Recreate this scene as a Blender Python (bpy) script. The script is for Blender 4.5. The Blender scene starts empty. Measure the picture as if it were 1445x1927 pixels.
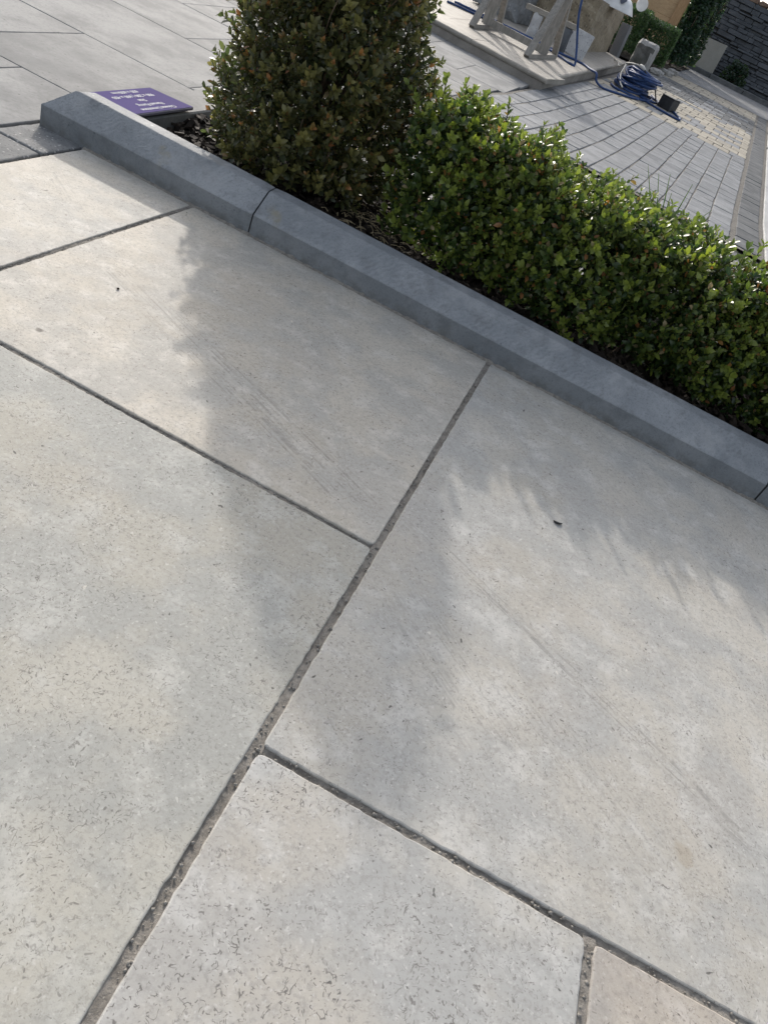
import bpy, math, random
import numpy as np
from mathutils import Matrix, Vector
random.seed(7); RNG = np.random.default_rng(7)
sc = bpy.context.scene
col = sc.collection

# ------------------------------------------------------------------ camera
cam_d = bpy.data.cameras.new('camera'); cam = bpy.data.objects.new('camera', cam_d); col.objects.link(cam)
cam_d.sensor_fit = 'VERTICAL'; cam_d.sensor_height = 24.0; cam_d.lens = 1381.32 / 1927 * 24.0
cam_d.clip_start = 0.01; cam_d.clip_end = 2000
_r = Vector((0.8770, 0.3231, 0.3557)).normalized(); _f = Vector((-0.0513, 0.7990, -0.5986)).normalized()
_u = _r.cross(_f).normalized(); _r = _f.cross(_u).normalized()
cam.matrix_world = Matrix(((_r.x, _u.x, -_f.x, 0), (_r.y, _u.y, -_f.y, 0), (_r.z, _u.z, -_f.z, 0.5175), (0, 0, 0, 1)))
sc.camera = cam

# ------------------------------------------------------------------ sky and sun
SUN_AZ, SUN_EL = math.radians(-29.0), math.radians(25.0)        # azimuth from +Y towards +X
world = bpy.data.worlds.new('World'); sc.world = world; world.use_nodes = True
wn = world.node_tree.nodes; wl = world.node_tree.links; wn.clear()
sky = wn.new('ShaderNodeTexSky'); sky.sky_type = 'NISHITA'; sky.sun_disc = False
sky.sun_elevation = SUN_EL; sky.sun_rotation = SUN_AZ
sky.air_density = 1.0; sky.dust_density = 3.0; sky.ozone_density = 1.0
bg = wn.new('ShaderNodeBackground'); bg.inputs['Strength'].default_value = 0.15
wo = wn.new('ShaderNodeOutputWorld'); hz = wn.new('ShaderNodeHueSaturation'); hz.inputs['Saturation'].default_value = 0.45; wl.new(sky.outputs[0], hz.inputs['Color']); wl.new(hz.outputs[0], bg.inputs[0]); wl.new(bg.outputs[0], wo.inputs[0])
sun_d = bpy.data.lights.new('sun', 'SUN'); sun_d.energy = 1.6; sun_d.angle = math.radians(1.0); sun_d.color = (1.0, 0.93, 0.84)
sun = bpy.data.objects.new('sun', sun_d); col.objects.link(sun)
_d = Vector((math.sin(SUN_AZ) * math.cos(SUN_EL), math.cos(SUN_AZ) * math.cos(SUN_EL), math.sin(SUN_EL)))
sun.rotation_euler = _d.to_track_quat('Z', 'Y').to_euler()
sc.view_settings.view_transform = 'Standard'; sc.view_settings.look = 'None'
sc.view_settings.gamma = 1.0; sc.view_settings.use_curve_mapping = False
sc.view_settings.exposure = 0.79
sc.cycles.max_bounces = 7; sc.cycles.diffuse_bounces = 3; sc.cycles.glossy_bounces = 2; sc.cycles.transmission_bounces = 4

# ------------------------------------------------------------------ helpers
def ramp(y):                       # the yard climbs gently behind the planter
    return 0.03 * max(0.0, min(y, 18.0) - 4.5)

class MB:
    def __init__(s): s.v = []; s.f = []; s.m = []
    def add(s, vs, fs, mi=0):
        o = len(s.v); s.v += [tuple(p) for p in vs]; s.f += [tuple(i + o for i in q) for q in fs]; s.m += [mi] * len(fs)
    def box(s, x0, x1, y0, y1, z0, z1, mi=0, M=None, j=0.0):
        P = [(x, y, z) for z in (z0, z1) for x, y in ((x0, y0), (x1, y0), (x1, y1), (x0, y1))]
        if j: P = [tuple(c + random.uniform(-j, j) for c in p) for p in P]
        if M: P = [tuple(M @ Vector(p)) for p in P]
        s.add(P, [(3, 2, 1, 0), (4, 5, 6, 7), (0, 1, 5, 4), (1, 2, 6, 5), (2, 3, 7, 6), (3, 0, 4, 7)], mi)
    def bbox(s, x0, x1, y0, y1, z0, z1, b=0.004, mi=0, M=None, j=0.0):
        # box with chamfered edges
        cx, cy, cz = (x0 + x1) / 2, (y0 + y1) / 2, (z0 + z1) / 2; hx, hy, hz = (x1 - x0) / 2, (y1 - y0) / 2, (z1 - z0) / 2
        rings = []
        def ring(hx, hy, z, c):
            return [(cx - hx + c, cy - hy, z), (cx + hx - c, cy - hy, z), (cx + hx, cy - hy + c, z), (cx + hx, cy + hy - c, z),
                    (cx + hx - c, cy + hy, z), (cx - hx + c, cy + hy, z), (cx - hx, cy + hy - c, z), (cx - hx, cy - hy + c, z)]
        P = ring(hx - b, hy - b, z0, b * .6) + ring(hx, hy, z0 + b, b) + ring(hx, hy, z1 - b, b) + ring(hx - b, hy - b, z1, b * .6)
        if j: P = [tuple(c + random.uniform(-j, j) for c in p) for p in P]
        if M: P = [tuple(M @ Vector(p)) for p in P]
        F = [tuple(range(7, -1, -1)), tuple(range(24, 32))]
        for k in range(3):
            for i in range(8): F.append((k * 8 + i, k * 8 + (i + 1) % 8, k * 8 + 8 + (i + 1) % 8, k * 8 + 8 + i))
        s.add(P, F, mi)
    def tube(s, pts, rad, n=8, mi=0, cap=True):
        pts = [Vector(p) for p in pts]; k = len(pts)
        rr = rad if hasattr(rad, '__len__') else [rad] * k
        o = len(s.v); up = Vector((0, 0, 1))
        T0 = (pts[1] - pts[0]).normalized(); N = T0.orthogonal().normalized()
        for i in range(k):
            T = (pts[min(i + 1, k - 1)] - pts[max(i - 1, 0)]).normalized()
            N = (N - T * N.dot(T)); N = N.normalized() if N.length > 1e-6 else T.orthogonal().normalized()
            B = T.cross(N)
            for q in range(n):
                a = 2 * math.pi * q / n; s.v.append(tuple(pts[i] + (N * math.cos(a) + B * math.sin(a)) * rr[i]))
        for i in range(k - 1):
            for q in range(n):
                s.f.append((o + i * n + q, o + i * n + (q + 1) % n, o + (i + 1) * n + (q + 1) % n, o + (i + 1) * n + q)); s.m.append(mi)
        if cap:
            s.f.append(tuple(o + q for q in range(n - 1, -1, -1))); s.f.append(tuple(o + (k - 1) * n + q for q in range(n))); s.m += [mi, mi]
    def mesh(s, name, mats, smooth=False):
        me = bpy.data.meshes.new(name); me.from_pydata(s.v, [], s.f)
        for m in (mats if isinstance(mats, (list, tuple)) else [mats]): me.materials.append(m)
        if any(s.m): me.polygons.foreach_set('material_index', s.m)
        me.polygons.foreach_set('use_smooth', [smooth] * len(s.f)); me.update(); return me
    def build(s, name, mats, parent=None, smooth=False, kind=None):
        return obj(name, s.mesh(name, mats, smooth), parent, kind)

def obj(name, me, parent=None, kind=None):
    o = bpy.data.objects.new(name, me); col.objects.link(o)
    if parent: o.parent = parent
    if kind: o['kind'] = kind
    return o
def thing(name, label, cat, loc=(0, 0, 0), rz=0.0, group=None):
    o = bpy.data.objects.new(name, None); col.objects.link(o); o.location = loc; o.rotation_euler = (0, 0, rz)
    o.empty_display_size = 0.05
    tag(o, label, cat, group); return o
def tag(o, label, cat, group=None):
    o['label'] = label; o['category'] = cat
    if group: o['group'] = group
    return o
def spline(P, n=8):
    P = [Vector(p) for p in P]; out = []
    for i in range(len(P) - 1):
        a = P[max(i - 1, 0)]; b = P[i]; c = P[i + 1]; d = P[min(i + 2, len(P) - 1)]
        for k in range(n):
            t = k / n; out.append(0.5 * ((2 * b) + (c - a) * t + (2 * a - 5 * b + 4 * c - d) * t * t + (3 * b - a - 3 * c + d) * t ** 3))
    out.append(P[-1]); return out

# ------------------------------------------------------------------ materials
class NT:
    def __init__(s, name):
        s.mat = bpy.data.materials.new(name); s.mat.use_nodes = True; s.t = s.mat.node_tree; s.t.nodes.clear()
        s.out = s.n('ShaderNodeOutputMaterial'); s.b = s.n('ShaderNodeBsdfPrincipled'); s.l(s.b.outputs[0], s.out.inputs['Surface'])
        s.co = s.n('ShaderNodeTexCoord').outputs['Object']
    def n(s, t, **k):
        q = s.t.nodes.new(t)
        for a, b in k.items(): setattr(q, a, b)
        return q
    def l(s, a, b): s.t.links.new(a, b)
    def val(s, inp, v):
        if hasattr(v, 'is_linked') or isinstance(v, bpy.types.NodeSocket): s.l(v, inp)
        else: inp.default_value = v
    def noise(s, scale, detail=4, rough=.55, vec=None, dist=0.0, out='Fac'):
        q = s.n('ShaderNodeTexNoise'); q.inputs['Scale'].default_value = scale; q.inputs['Detail'].default_value = detail
        q.inputs['Roughness'].default_value = rough; q.inputs['Distortion'].default_value = dist; s.l(vec or s.co, q.inputs['Vector']); return q.outputs[out]
    def vor(s, scale, feature='F1', vec=None, rand=1.0):
        q = s.n('ShaderNodeTexVoronoi'); q.feature = feature; q.inputs['Scale'].default_value = scale; q.inputs['Randomness'].default_value = rand
        s.l(vec or s.co, q.inputs['Vector']); return q
    def math(s, op, a, b=0.0, c=None, clamp=False):
        q = s.n('ShaderNodeMath', operation=op, use_clamp=clamp); s.val(q.inputs[0], a); s.val(q.inputs[1], b)
        if c is not None: s.val(q.inputs[2], c)
        return q.outputs[0]
    def step(s, v, lo, hi, a=0.0, b=1.0):
        q = s.n('ShaderNodeMapRange'); q.interpolation_type = 'SMOOTHSTEP'; s.val(q.inputs[0], v)
        for i, x in enumerate((lo, hi, a, b)): q.inputs[i + 1].default_value = x
        return q.outputs[0]
    def mix(s, fac, a, b, mode='MIX'):
        q = s.n('ShaderNodeMix', data_type='RGBA', blend_type=mode); s.val(q.inputs[0], fac)
        for i, x in ((6, a), (7, b)):
            if isinstance(x, tuple): q.inputs[i].default_value = (*x, 1)
            else: s.l(x, q.inputs[i])
        return q.outputs[2]
    def mapping(s, scale=(1, 1, 1), rot=(0, 0, 0), loc=(0, 0, 0), vec=None):
        q = s.n('ShaderNodeMapping'); q.inputs['Scale'].default_value = scale; q.inputs['Rotation'].default_value = rot; q.inputs['Location'].default_value = loc
        s.l(vec or s.co, q.inputs['Vector']); return q.outputs[0]
    def bump(s, h, strength=.3, dist=.001, prev=None):
        q = s.n('ShaderNodeBump'); q.inputs['Strength'].default_value = strength; q.inputs['Distance'].default_value = dist; s.l(h, q.inputs['Height'])
        if prev: s.l(prev, q.inputs['Normal'])
        return q.outputs[0]
    def fin(s, color, rough=.6, spec=.4, normal=None):
        if isinstance(color, tuple): s.b.inputs['Base Color'].default_value = (*color, 1)
        else: s.l(color, s.b.inputs['Base Color'])
        s.val(s.b.inputs['Roughness'], rough); s.b.inputs['Specular IOR Level'].default_value = spec
        if normal: s.l(normal, s.b.inputs['Normal'])
        return s.mat

def xy(n, vec):
    q = n.n('ShaderNodeSeparateXYZ'); n.l(vec, q.inputs[0]); return q.outputs

def mat_limestone():
    """Honed cream fossil limestone: mottled tone, shell fragments, pits, saw scratches."""
    n = NT('cream_limestone')
    oi = n.n('ShaderNodeObjectInfo')
    off = n.n('ShaderNodeVectorMath', operation='SCALE'); n.l(n.co, off.inputs[0]); off.inputs['Scale'].default_value = 1.0
    addv = n.n('ShaderNodeVectorMath', operation='ADD'); n.l(off.outputs[0], addv.inputs[0])
    cmb = n.n('ShaderNodeCombineXYZ'); n.l(n.math('MULTIPLY', oi.outputs['Random'], 37.0), cmb.inputs[2]); n.l(cmb.outputs[0], addv.inputs[1])
    v = addv.outputs[0]
    wob = n.n('ShaderNodeTexNoise'); wob.inputs['Scale'].default_value = 70; wob.inputs['Detail'].default_value = 2; n.l(v, wob.inputs['Vector'])
    wv = n.n('ShaderNodeVectorMath', operation='MULTIPLY_ADD'); n.l(wob.outputs['Color'], wv.inputs[0]); wv.inputs[1].default_value = (.022,) * 3; n.l(v, wv.inputs[2])
    wvec = wv.outputs[0]
    c = n.mix(n.step(n.noise(3.2, 3, .55, v), .36, .64), (.405, .384, .343), (.468, .446, .402))
    c = n.mix(n.step(n.noise(9, 4, .6, v), .40, .60), c, (.375, .372, .355))
    c = n.mix(n.math('MULTIPLY', n.step(n.noise(6.5, 3, .5, n.mapping(loc=(3, 8, 1), vec=v)), .53, .7), .25), c, (.455, .41, .355))
    c = n.mix(n.math('MULTIPLY', n.step(n.noise(24, 5, .65, v), .48, .70), .7), c, (.53, .52, .495))
    c = n.mix(n.math('MULTIPLY', n.step(n.noise(190, 3, .8, v), .45, .70), .58), c, (.285, .275, .258))
    c = n.mix(n.math('MULTIPLY', n.step(n.noise(260, 2, .6, n.mapping(loc=(5, 1, 2), vec=v)), .58, .76), .5), c, (.60, .585, .56))
    patch = n.step(n.noise(14, 3, .6, n.mapping(loc=(9, 2, 4), vec=v)), .40, .62)
    # curved dark shell fragments: broken cell borders in a wobbling space
    for sc_, th, nz, k, lo in ((95, .040, 150, .95, .565), (165, .062, 240, .95, .550), (55, .022, 95, .8, .59)):
        e = n.vor(sc_, 'DISTANCE_TO_EDGE', wvec).outputs['Distance']
        m = n.math('MULTIPLY', n.step(e, th * .4, th, 1, 0), n.step(n.noise(nz, 2, .5, n.mapping(loc=(sc_, 1, 0), vec=v)), lo, lo + .07))
        m = n.math('MULTIPLY', m, n.math('MULTIPLY', n.math('MULTIPLY_ADD', patch, .8, .2), oi.outputs['Alpha']))
        c = n.mix(n.math('MULTIPLY', m, k), c, (.155, .145, .135))
    # dark pits and pale shell chips
    def spots(scale, r, thr, colr, k, loc):
        nonlocal c
        w = n.vor(scale, 'F1', n.mapping(loc=loc, vec=wvec)); sx = n.n('ShaderNodeSeparateColor'); n.l(w.outputs['Color'], sx.inputs[0])
        m = n.math('MULTIPLY', n.step(w.outputs['Distance'], r * .6, r, 1, 0), n.math('GREATER_THAN', sx.outputs[0], thr))
        c = n.mix(n.math('MULTIPLY', m, k), c, colr); return m
    pit = spots(70, .11, .80, (.09, .085, .08), .8, (1, 2, 3))
    spots(190, .22, .74, (.15, .14, .13), .7, (4, 2, 3))
    spots(310, .28, .62, (.19, .18, .17), .6, (3, 3, 8))
    spots(28, .065, .78, (.07, .065, .06), .85, (4, 7, 3))
    spots(130, .18, .92, (.62, .60, .57), .55, (7, 2, 3))
    spots(42, .10, .94, (.66, .63, .57), .6, (2, 9, 3))
    # saw scratches, in bands across the slabs
    acc = None; X_, Y_ = xy(n, n.co)[0], xy(n, n.co)[1]
    for ang, bands in ((-24.5, ((-.569, .894, .030, -.02, .58), (-.45, .862, .034, -.05, .46), (.09, .656, .016, -.14, .48))), (-37, ((.0, .585, .06, -.02, .26), (.2, .52, .05, -.1, .2), (-.79, 1.06, .03, -.05, .2)))):
        a = math.radians(ang)
        lx = n.math('ADD', n.math('MULTIPLY', X_, math.cos(a)), n.math('MULTIPLY', Y_, math.sin(a)))
        ly = n.math('SUBTRACT', n.math('MULTIPLY', Y_, math.cos(a)), n.math('MULTIPLY', X_, math.sin(a)))
        cb = n.n('ShaderNodeCombineXYZ'); n.l(n.math('MULTIPLY', lx, 5.0), cb.inputs[0]); n.l(n.math('MULTIPLY', ly, 250.0), cb.inputs[1])
        st = n.step(n.noise(1.0, 2, .6, cb.outputs[0]), .47, .62); bsum = None
        for (px, py, half, x0, x1) in bands:
            ox, oy = px * math.cos(a) + py * math.sin(a), py * math.cos(a) - px * math.sin(a)
            band = n.math('MULTIPLY', n.step(n.math('ABSOLUTE', n.math('SUBTRACT', ly, oy)), half * .35, half, 1, 0), n.math('MULTIPLY', n.step(lx, ox + x0, ox + x0 + .06), n.step(lx, ox + x1 - .08, ox + x1, 1, 0)))
            bsum = band if bsum is None else n.math('MAXIMUM', bsum, band)
        m = n.math('MULTIPLY', n.math('MULTIPLY', st, bsum), 1.0 if ang > -30 else .55); acc = m if acc is None else n.math('MAXIMUM', acc, m)
    acc = n.math('MULTIPLY', acc, n.step(n.noise(45, 4, .7), .36, .58))
    c = n.mix(n.math('MULTIPLY', acc, .50), c, (.20, .195, .185))
    # a tan stain and a smear of soil
    for (px, py, r, colr, k) in ((.347, .455, .016, (.33, .28, .21), .45), (-.511, .681, .008, (.10, .09, .08), .8), (-.028, .282, .004, (.25, .08, .03), .9)):
        dv = n.n('ShaderNodeVectorMath', operation='DISTANCE'); n.l(n.co, dv.inputs[0]); dv.inputs[1].default_value = (px, py, 0)
        d = n.math('MULTIPLY_ADD', n.noise(70, 3, .6), r * 1.6, dv.outputs['Value'])
        c = n.mix(n.math('MULTIPLY', n.step(d, r * 1.1, r * 1.6, 1, 0), k), c, colr)
    c = n.mix(1.0, c, oi.outputs['Color'], 'MULTIPLY')
    h = n.math('SUBTRACT', n.noise(420, 3, .6, v), n.math('MULTIPLY_ADD', pit, 1.2, n.math('MULTIPLY', acc, .5)))
    return n.fin(c, n.math('MULTIPLY_ADD', n.noise(40, 3), .2, .58), .22, n.bump(h, .22, .0006))

def mat_stone(name, a, b, scale=6, speck=None, grain=200, rough=.65, bstr=.3, bdist=.001, spec=.35, grime=None):
    n = NT(name); oi = n.n('ShaderNodeObjectInfo')
    addv = n.n('ShaderNodeVectorMath', operation='ADD'); n.l(n.co, addv.inputs[0])
    cmb = n.n('ShaderNodeCombineXYZ'); n.l(n.math('MULTIPLY', oi.outputs['Random'], 19.0), cmb.inputs[2]); n.l(cmb.outputs[0], addv.inputs[1]); v = addv.outputs[0]
    c = n.mix(n.step(n.noise(scale, 5, .6, v), .35, .65), a, b)
    c = n.mix(n.math('MULTIPLY', n.step(n.noise(grain, 3, .7, v), .45, .7), .35), c, tuple(x * .55 for x in a))
    for (sca, r, thr, cl, k) in (speck or []):
        w = n.vor(sca, 'F1', v); sx = n.n('ShaderNodeSeparateColor'); n.l(w.outputs['Color'], sx.inputs[0])
        c = n.mix(n.math('MULTIPLY', n.math('MULTIPLY', n.step(w.outputs['Distance'], r * .6, r, 1, 0), n.math('GREATER_THAN', sx.outputs[0], thr)), k), c, cl)
    if grime: c = n.mix(n.math('MULTIPLY', n.step(n.noise(grime[0], 4, .6, n.mapping(loc=(4, 4, 4), vec=v)), .5, .7), grime[2]), c, grime[1])
    c = n.mix(n.math('MULTIPLY_ADD', oi.outputs['Random'], .30, 0.0), c, tuple(x * .6 for x in a))
    return n.fin(c, rough, spec, n.bump(n.noise(grain * .8, 4, .65, v), bstr, bdist))

def mat_kerb():
    n = NT('bluestone')
    c = n.mix(n.step(n.noise(7, 4, .6), .35, .65), (.20, .214, .228), (.285, .297, .31))
    c = n.mix(n.math('MULTIPLY', n.step(n.noise(60, 4, .7), .5, .75), .4), c, (.32, .33, .34))
    c = n.mix(n.math('MULTIPLY', n.step(n.noise(300, 3, .75), .48, .70), .55), c, (.11, .12, .13))
    w = n.vor(38); sx = n.n('ShaderNodeSeparateColor'); n.l(w.outputs['Color'], sx.inputs[0])
    c = n.mix(n.math('MULTIPLY', n.math('MULTIPLY', n.step(w.outputs['Distance'], .05, .1, 1, 0), n.math('GREATER_THAN', sx.outputs[0], .9)), .6), c, (.05, .055, .06))
    c = n.mix(n.math('MULTIPLY', n.step(n.noise(26, 5, .7, n.mapping(loc=(6, 3, 1))), .48, .70), .65), c, (.135, .14, .145))
    c = n.mix(n.math('MULTIPLY', n.step(n.noise(11, 5, .7, n.mapping(loc=(1, 9, 4))), .5, .68), .5), c, (.34, .345, .35))
    c = n.mix(n.math('MULTIPLY', n.math('MULTIPLY', n.step(xy(n, n.co)[2], .006, .022, 1, 0), n.step(n.noise(55, 4, .7), .38, .62)), .6), c, (.13, .12, .10))   # soil splash
    # ochre lichen blots low on the face
    c = n.mix(n.math('MULTIPLY', n.step(n.noise(13, 3, .55, n.mapping(loc=(2, 0, 7))), .66, .78), .5), c, (.26, .22, .13))
    wv = n.n('ShaderNodeTexWave'); wv.wave_type = 'BANDS'; wv.bands_direction = 'X'; wv.inputs['Scale'].default_value = 34; wv.inputs['Distortion'].default_value = 9
    wv.inputs['Detail'].default_value = 3; wv.inputs['Detail Scale'].default_value = 1.4; n.l(n.mapping(rot=(0, 0, math.radians(38)), scale=(1, 1.2, 1)), wv.inputs['Vector'])
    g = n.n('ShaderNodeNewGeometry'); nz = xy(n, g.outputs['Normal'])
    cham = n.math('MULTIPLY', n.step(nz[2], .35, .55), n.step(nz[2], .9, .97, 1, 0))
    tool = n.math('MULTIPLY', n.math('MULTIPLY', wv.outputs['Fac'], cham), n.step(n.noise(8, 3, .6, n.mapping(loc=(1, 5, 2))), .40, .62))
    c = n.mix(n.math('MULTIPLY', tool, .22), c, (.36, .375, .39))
    # shade painted into the front face: darker than the sky-facing tooled chamfer and top
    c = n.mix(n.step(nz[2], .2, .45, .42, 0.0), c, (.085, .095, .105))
    for (px, py, r, k) in ((-.905, 1.288, .010, .8), (-.893, 1.279, .005, .7), (-.772, 1.284, .005, .6)):      # white paint scuffs
        dv = n.n('ShaderNodeVectorMath', operation='DISTANCE'); n.l(n.co, dv.inputs[0]); dv.inputs[1].default_value = (px, py, .074)
        d = n.math('MULTIPLY_ADD', n.noise(160, 3, .6), r * 1.8, dv.outputs['Value'])
        c = n.mix(n.math('MULTIPLY', n.step(d, r * 1.2, r * 1.6, 1, 0), k), c, (.62, .62, .60))
    nb = n.bump(tool, .55, .0014); nb = n.bump(n.noise(120, 5, .7), .45, .0012, nb)
    return n.fin(c, n.math('MULTIPLY_ADD', n.noise(30, 3), .2, .6), .2, nb)

def mat_mortar():
    n = NT('mortar')
    c = n.mix(n.step(n.noise(90, 4, .7), .35, .65), (.175, .16, .14), (.27, .25, .222))
    c = n.mix(n.math('MULTIPLY', n.step(n.noise(420, 2, .6), .58, .7), .7), c, (.32, .30, .27))
    return n.fin(c, .9, .2, n.bump(n.noise(500, 4, .7), .8, .0015))

def mat_leaf(name, dark, mid, young, trans=.30):
    n = NT(name); at = n.n('ShaderNodeAttribute'); at.attribute_name = 'tint'; oi = n.n('ShaderNodeObjectInfo')
    sx = n.n('ShaderNodeSeparateColor'); n.l(at.outputs['Color'], sx.inputs[0])
    t = n.math('ADD', sx.outputs[0], n.math('MULTIPLY_ADD', oi.outputs['Random'], .3, -.15), clamp=True)
    cr = n.n('ShaderNodeValToRGB'); n.l(t, cr.inputs[0]); e = cr.color_ramp.elements
    e[0].color = (*dark, 1); e[0].position = .15; e[1].color = (*mid, 1); e[1].position = .55
    q = e.new(.92); q.color = (*young, 1)
    c = n.mix(sx.outputs[1], cr.outputs[0], (.36, .14, .06))
    c = n.mix(sx.outputs[2], c, (.26, .20, .12))
    g = n.n('ShaderNodeNewGeometry')
    c = n.mix(n.math('MULTIPLY', g.outputs['Backfacing'], .5), c, (.10, .14, .06))
    n.fin(c, .36, .5)
    tr = n.n('ShaderNodeBsdfTranslucent'); hs = n.n('ShaderNodeHueSaturation'); hs.inputs['Saturation'].default_value = 1.15; hs.inputs['Value'].default_value = 2.2
    n.l(c, hs.inputs['Color']); n.l(hs.outputs[0], tr.inputs['Color'])
    mx = n.n('ShaderNodeMixShader'); mx.inputs[0].default_value = trans; n.l(n.b.outputs[0], mx.inputs[1]); n.l(tr.outputs[0], mx.inputs[2]); n.l(mx.outputs[0], n.out.inputs['Surface'])
    return n.mat

def mat_wood(name, a, b, axis=(1, 1, 12), rough=.7):
    n = NT(name); v = n.mapping(scale=axis)
    c = n.mix(n.step(n.noise(14, 5, .6, v, .6), .35, .65), a, b)
    c = n.mix(n.math('MULTIPLY', n.step(n.noise(5, 3), .5, .7), .3), c, tuple(x * .7 for x in a))
    return n.fin(c, rough, .3, n.bump(n.noise(30, 4, .6, v), .25, .001))
def mat_plain(name, c, rough=.5, spec=.4, var=.15, sc_=20, bump=None):
    n = NT(name)
    k = n.mix(n.step(n.noise(sc_, 4, .6), .3, .7), tuple(x * (1 - var) for x in c), tuple(min(1, x * (1 + var)) for x in c))
    return n.fin(k, rough, spec, n.bump(n.noise(sc_ * 6, 4, .6), bump, .001) if bump else None)

M = {}
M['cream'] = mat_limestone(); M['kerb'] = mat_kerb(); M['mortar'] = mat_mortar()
M['flag'] = mat_stone('grey_limestone', (.205, .206, .206), (.32, .318, .312), 7, [(60, .17, .80, (.08, .08, .08), .75), (26, .065, .70, (.05, .05, .05), .85), (34, .13, .9, (.40, .41, .41), .6)], 130, .85, .25, .0008, .15, (3, (.17, .173, .175), .7))
M['sett'] = mat_stone('silver_granite', (.17, .175, .178), (.24, .242, .24), 25, [(170, .35, .6, (.09, .09, .09), .7), (150, .35, .7, (.52, .51, .49), .7)], 300, .8, .5, .0012, .12)
M['block_grey'] = mat_stone('blue_grey_sandstone', (.20, .208, .218), (.275, .282, .292), 9, [(50, .12, .9, (.08, .08, .09), .5)], 90, .8, .35, .0012, .12, (5, (.13, .137, .145), .6))
M['block_dark'] = mat_stone('dark_sandstone', (.095, .10, .105), (.15, .155, .16), 9, [], 60, .8, .4, .0015, .12)
M['block_buff'] = mat_stone('buff_sandstone', (.27, .24, .185), (.365, .33, .265), 8, [(30, .12, .85, (.12, .10, .08), .6)], 60, .7, .4, .0015, .3, (4, (.20, .19, .165), .7))
M['concrete'] = mat_stone('pale_concrete', (.36, .36, .355), (.46, .46, .455), 5, [(40, .1, .9, (.15, .15, .15), .6)], 120, .7, .2, .0008)
M['sand'] = mat_plain('joint_sand', (.17, .16, .145), .95, .1, .25, 60, .6)
M['ground'] = mat_plain('compacted_gravel', (.17, .165, .155), .95, .15, .25, 8, .5)
M['tarmac'] = mat_plain('worn_tarmac', (.20, .203, .207), .85, .15, .18, 12, .4)
M['step'] = mat_stone('grey_buff_granite', (.25, .23, .20), (.33, .305, .27), 10, [(120, .3, .75, (.16, .15, .14), .55), (90, .3, .8, (.6, .57, .52), .5)], 160, .7, .35, .0012, .3, (3, (.19, .18, .16), .6))
M['step_dark'] = mat_stone('weathered_granite', (.22, .20, .18), (.31, .285, .255), 8, [(110, .3, .7, (.10, .10, .09), .6)], 120, .8, .4, .0015)
M['buff_granite'] = mat_stone('buff_granite', (.22, .18, .125), (.31, .26, .185), 16, [(38, .40, .40, (.10, .08, .06), .85), (48, .36, .55, (.40, .36, .28), .7)], 60, .75, .7, .006)
M['grey_granite'] = mat_stone('grey_granite', (.15, .155, .16), (.25, .255, .26), 12, [(40, .33, .6, (.36, .36, .36), .6)], 60, .75, .7, .005)
M['white_granite'] = mat_stone('speckled_granite', (.44, .44, .45), (.56, .56, .56), 20, [(60, .3, .62, (.10, .10, .11), .85), (90, .3, .7, (.25, .25, .26), .7)], 150, .55, .3, .001)
M['slate'] = mat_stone('dark_slate', (.055, .062, .072), (.105, .115, .13), 4, [], 50, .6, .5, .004)
M['slate_pale'] = mat_stone('slate_panel', (.12, .125, .135), (.17, .175, .185), 6, [], 90, .6, .3, .001)
M['pale_slab'] = mat_stone('pale_slab', (.30, .29, .26), (.35, .34, .31), 4, [], 120, .7, .15, .0008)
M['boulder'] = mat_stone('mossy_stone', (.085, .085, .08), (.15, .148, .14), 9, [], 60, .8, .7, .006, .25, (5, (.06, .07, .045), .6))
M['boulder_edge'] = mat_stone('weathered_edge', (.26, .255, .245), (.36, .35, .335), 9, [], 60, .8, .6, .004)
M['soil'] = mat_plain('damp_soil', (.016, .013, .011), .95, .15, .4, 60, 1.0)
M['bark'] = mat_stone('bark_chips', (.020, .015, .012), (.055, .040, .030), 60, [], 200, .85, .4, .001)
M['straw'] = mat_plain('dry_straw', (.36, .29, .18), .8, .2, .3, 90)
M['stem'] = mat_plain('woody_stem', (.095, .07, .048), .85, .2, .35, 120, .5)
M['leaf'] = mat_leaf('box_leaf', (.015, .034, .010), (.046, .076, .019), (.175, .215, .044))
M['leaf_topiary'] = mat_leaf('topiary_leaf', (.030, .040, .015), (.098, .096, .034), (.195, .18, .060))
M['leaf_far'] = mat_leaf('hedge_leaf', (.018, .044, .016), (.040, .080, .026), (.08, .13, .045))
M['leaf_dark'] = mat_leaf('laurel_leaf', (.010, .026, .014), (.022, .05, .026), (.055, .09, .045))
M['grass'] = mat_plain('grass_blade', (.16, .26, .05), .5, .3, .2, 60)
M['sign'] = mat_plain('purple_sign_face', (.080, .064, .180), .9, .03, .06, 5)
M['sign_edge'] = mat_plain('sign_edge', (.20, .19, .24), .5, .4, .1, 20)
M['white_print'] = mat_plain('white_print', (.60, .60, .64), .7, .1, .02)
M['oak'] = mat_wood('weathered_timber', (.20, .188, .17), (.29, .27, .245), (6, 6, 1.2))
M['cedar'] = mat_wood('cedar_board', (.40, .265, .145), (.50, .345, .20), (1.5, 8, 10))
M['cedar_post'] = mat_wood('cedar_post', (.33, .20, .10), (.41, .26, .14), (8, 8, 1.2))
M['hose'] = mat_plain('blue_hose', (.028, .058, .155), .55, .2, .2, 30)
M['white_cable'] = mat_plain('white_cable', (.55, .53, .48), .5, .4, .1, 30)
M['black_rubber'] = mat_plain('black_rubber', (.018, .018, .02), .5, .4, .2, 40)
M['black_plastic'] = mat_plain('black_plastic', (.022, .023, .026), .55, .4, .25, 30, .3)
M['bag'] = mat_plain('white_plastic_bag', (.62, .62, .62), .4, .5, .1, 15, .4)
M['red_print'] = mat_plain('dark_red_print', (.22, .03, .06), .45, .4, .2, 30)
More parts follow.
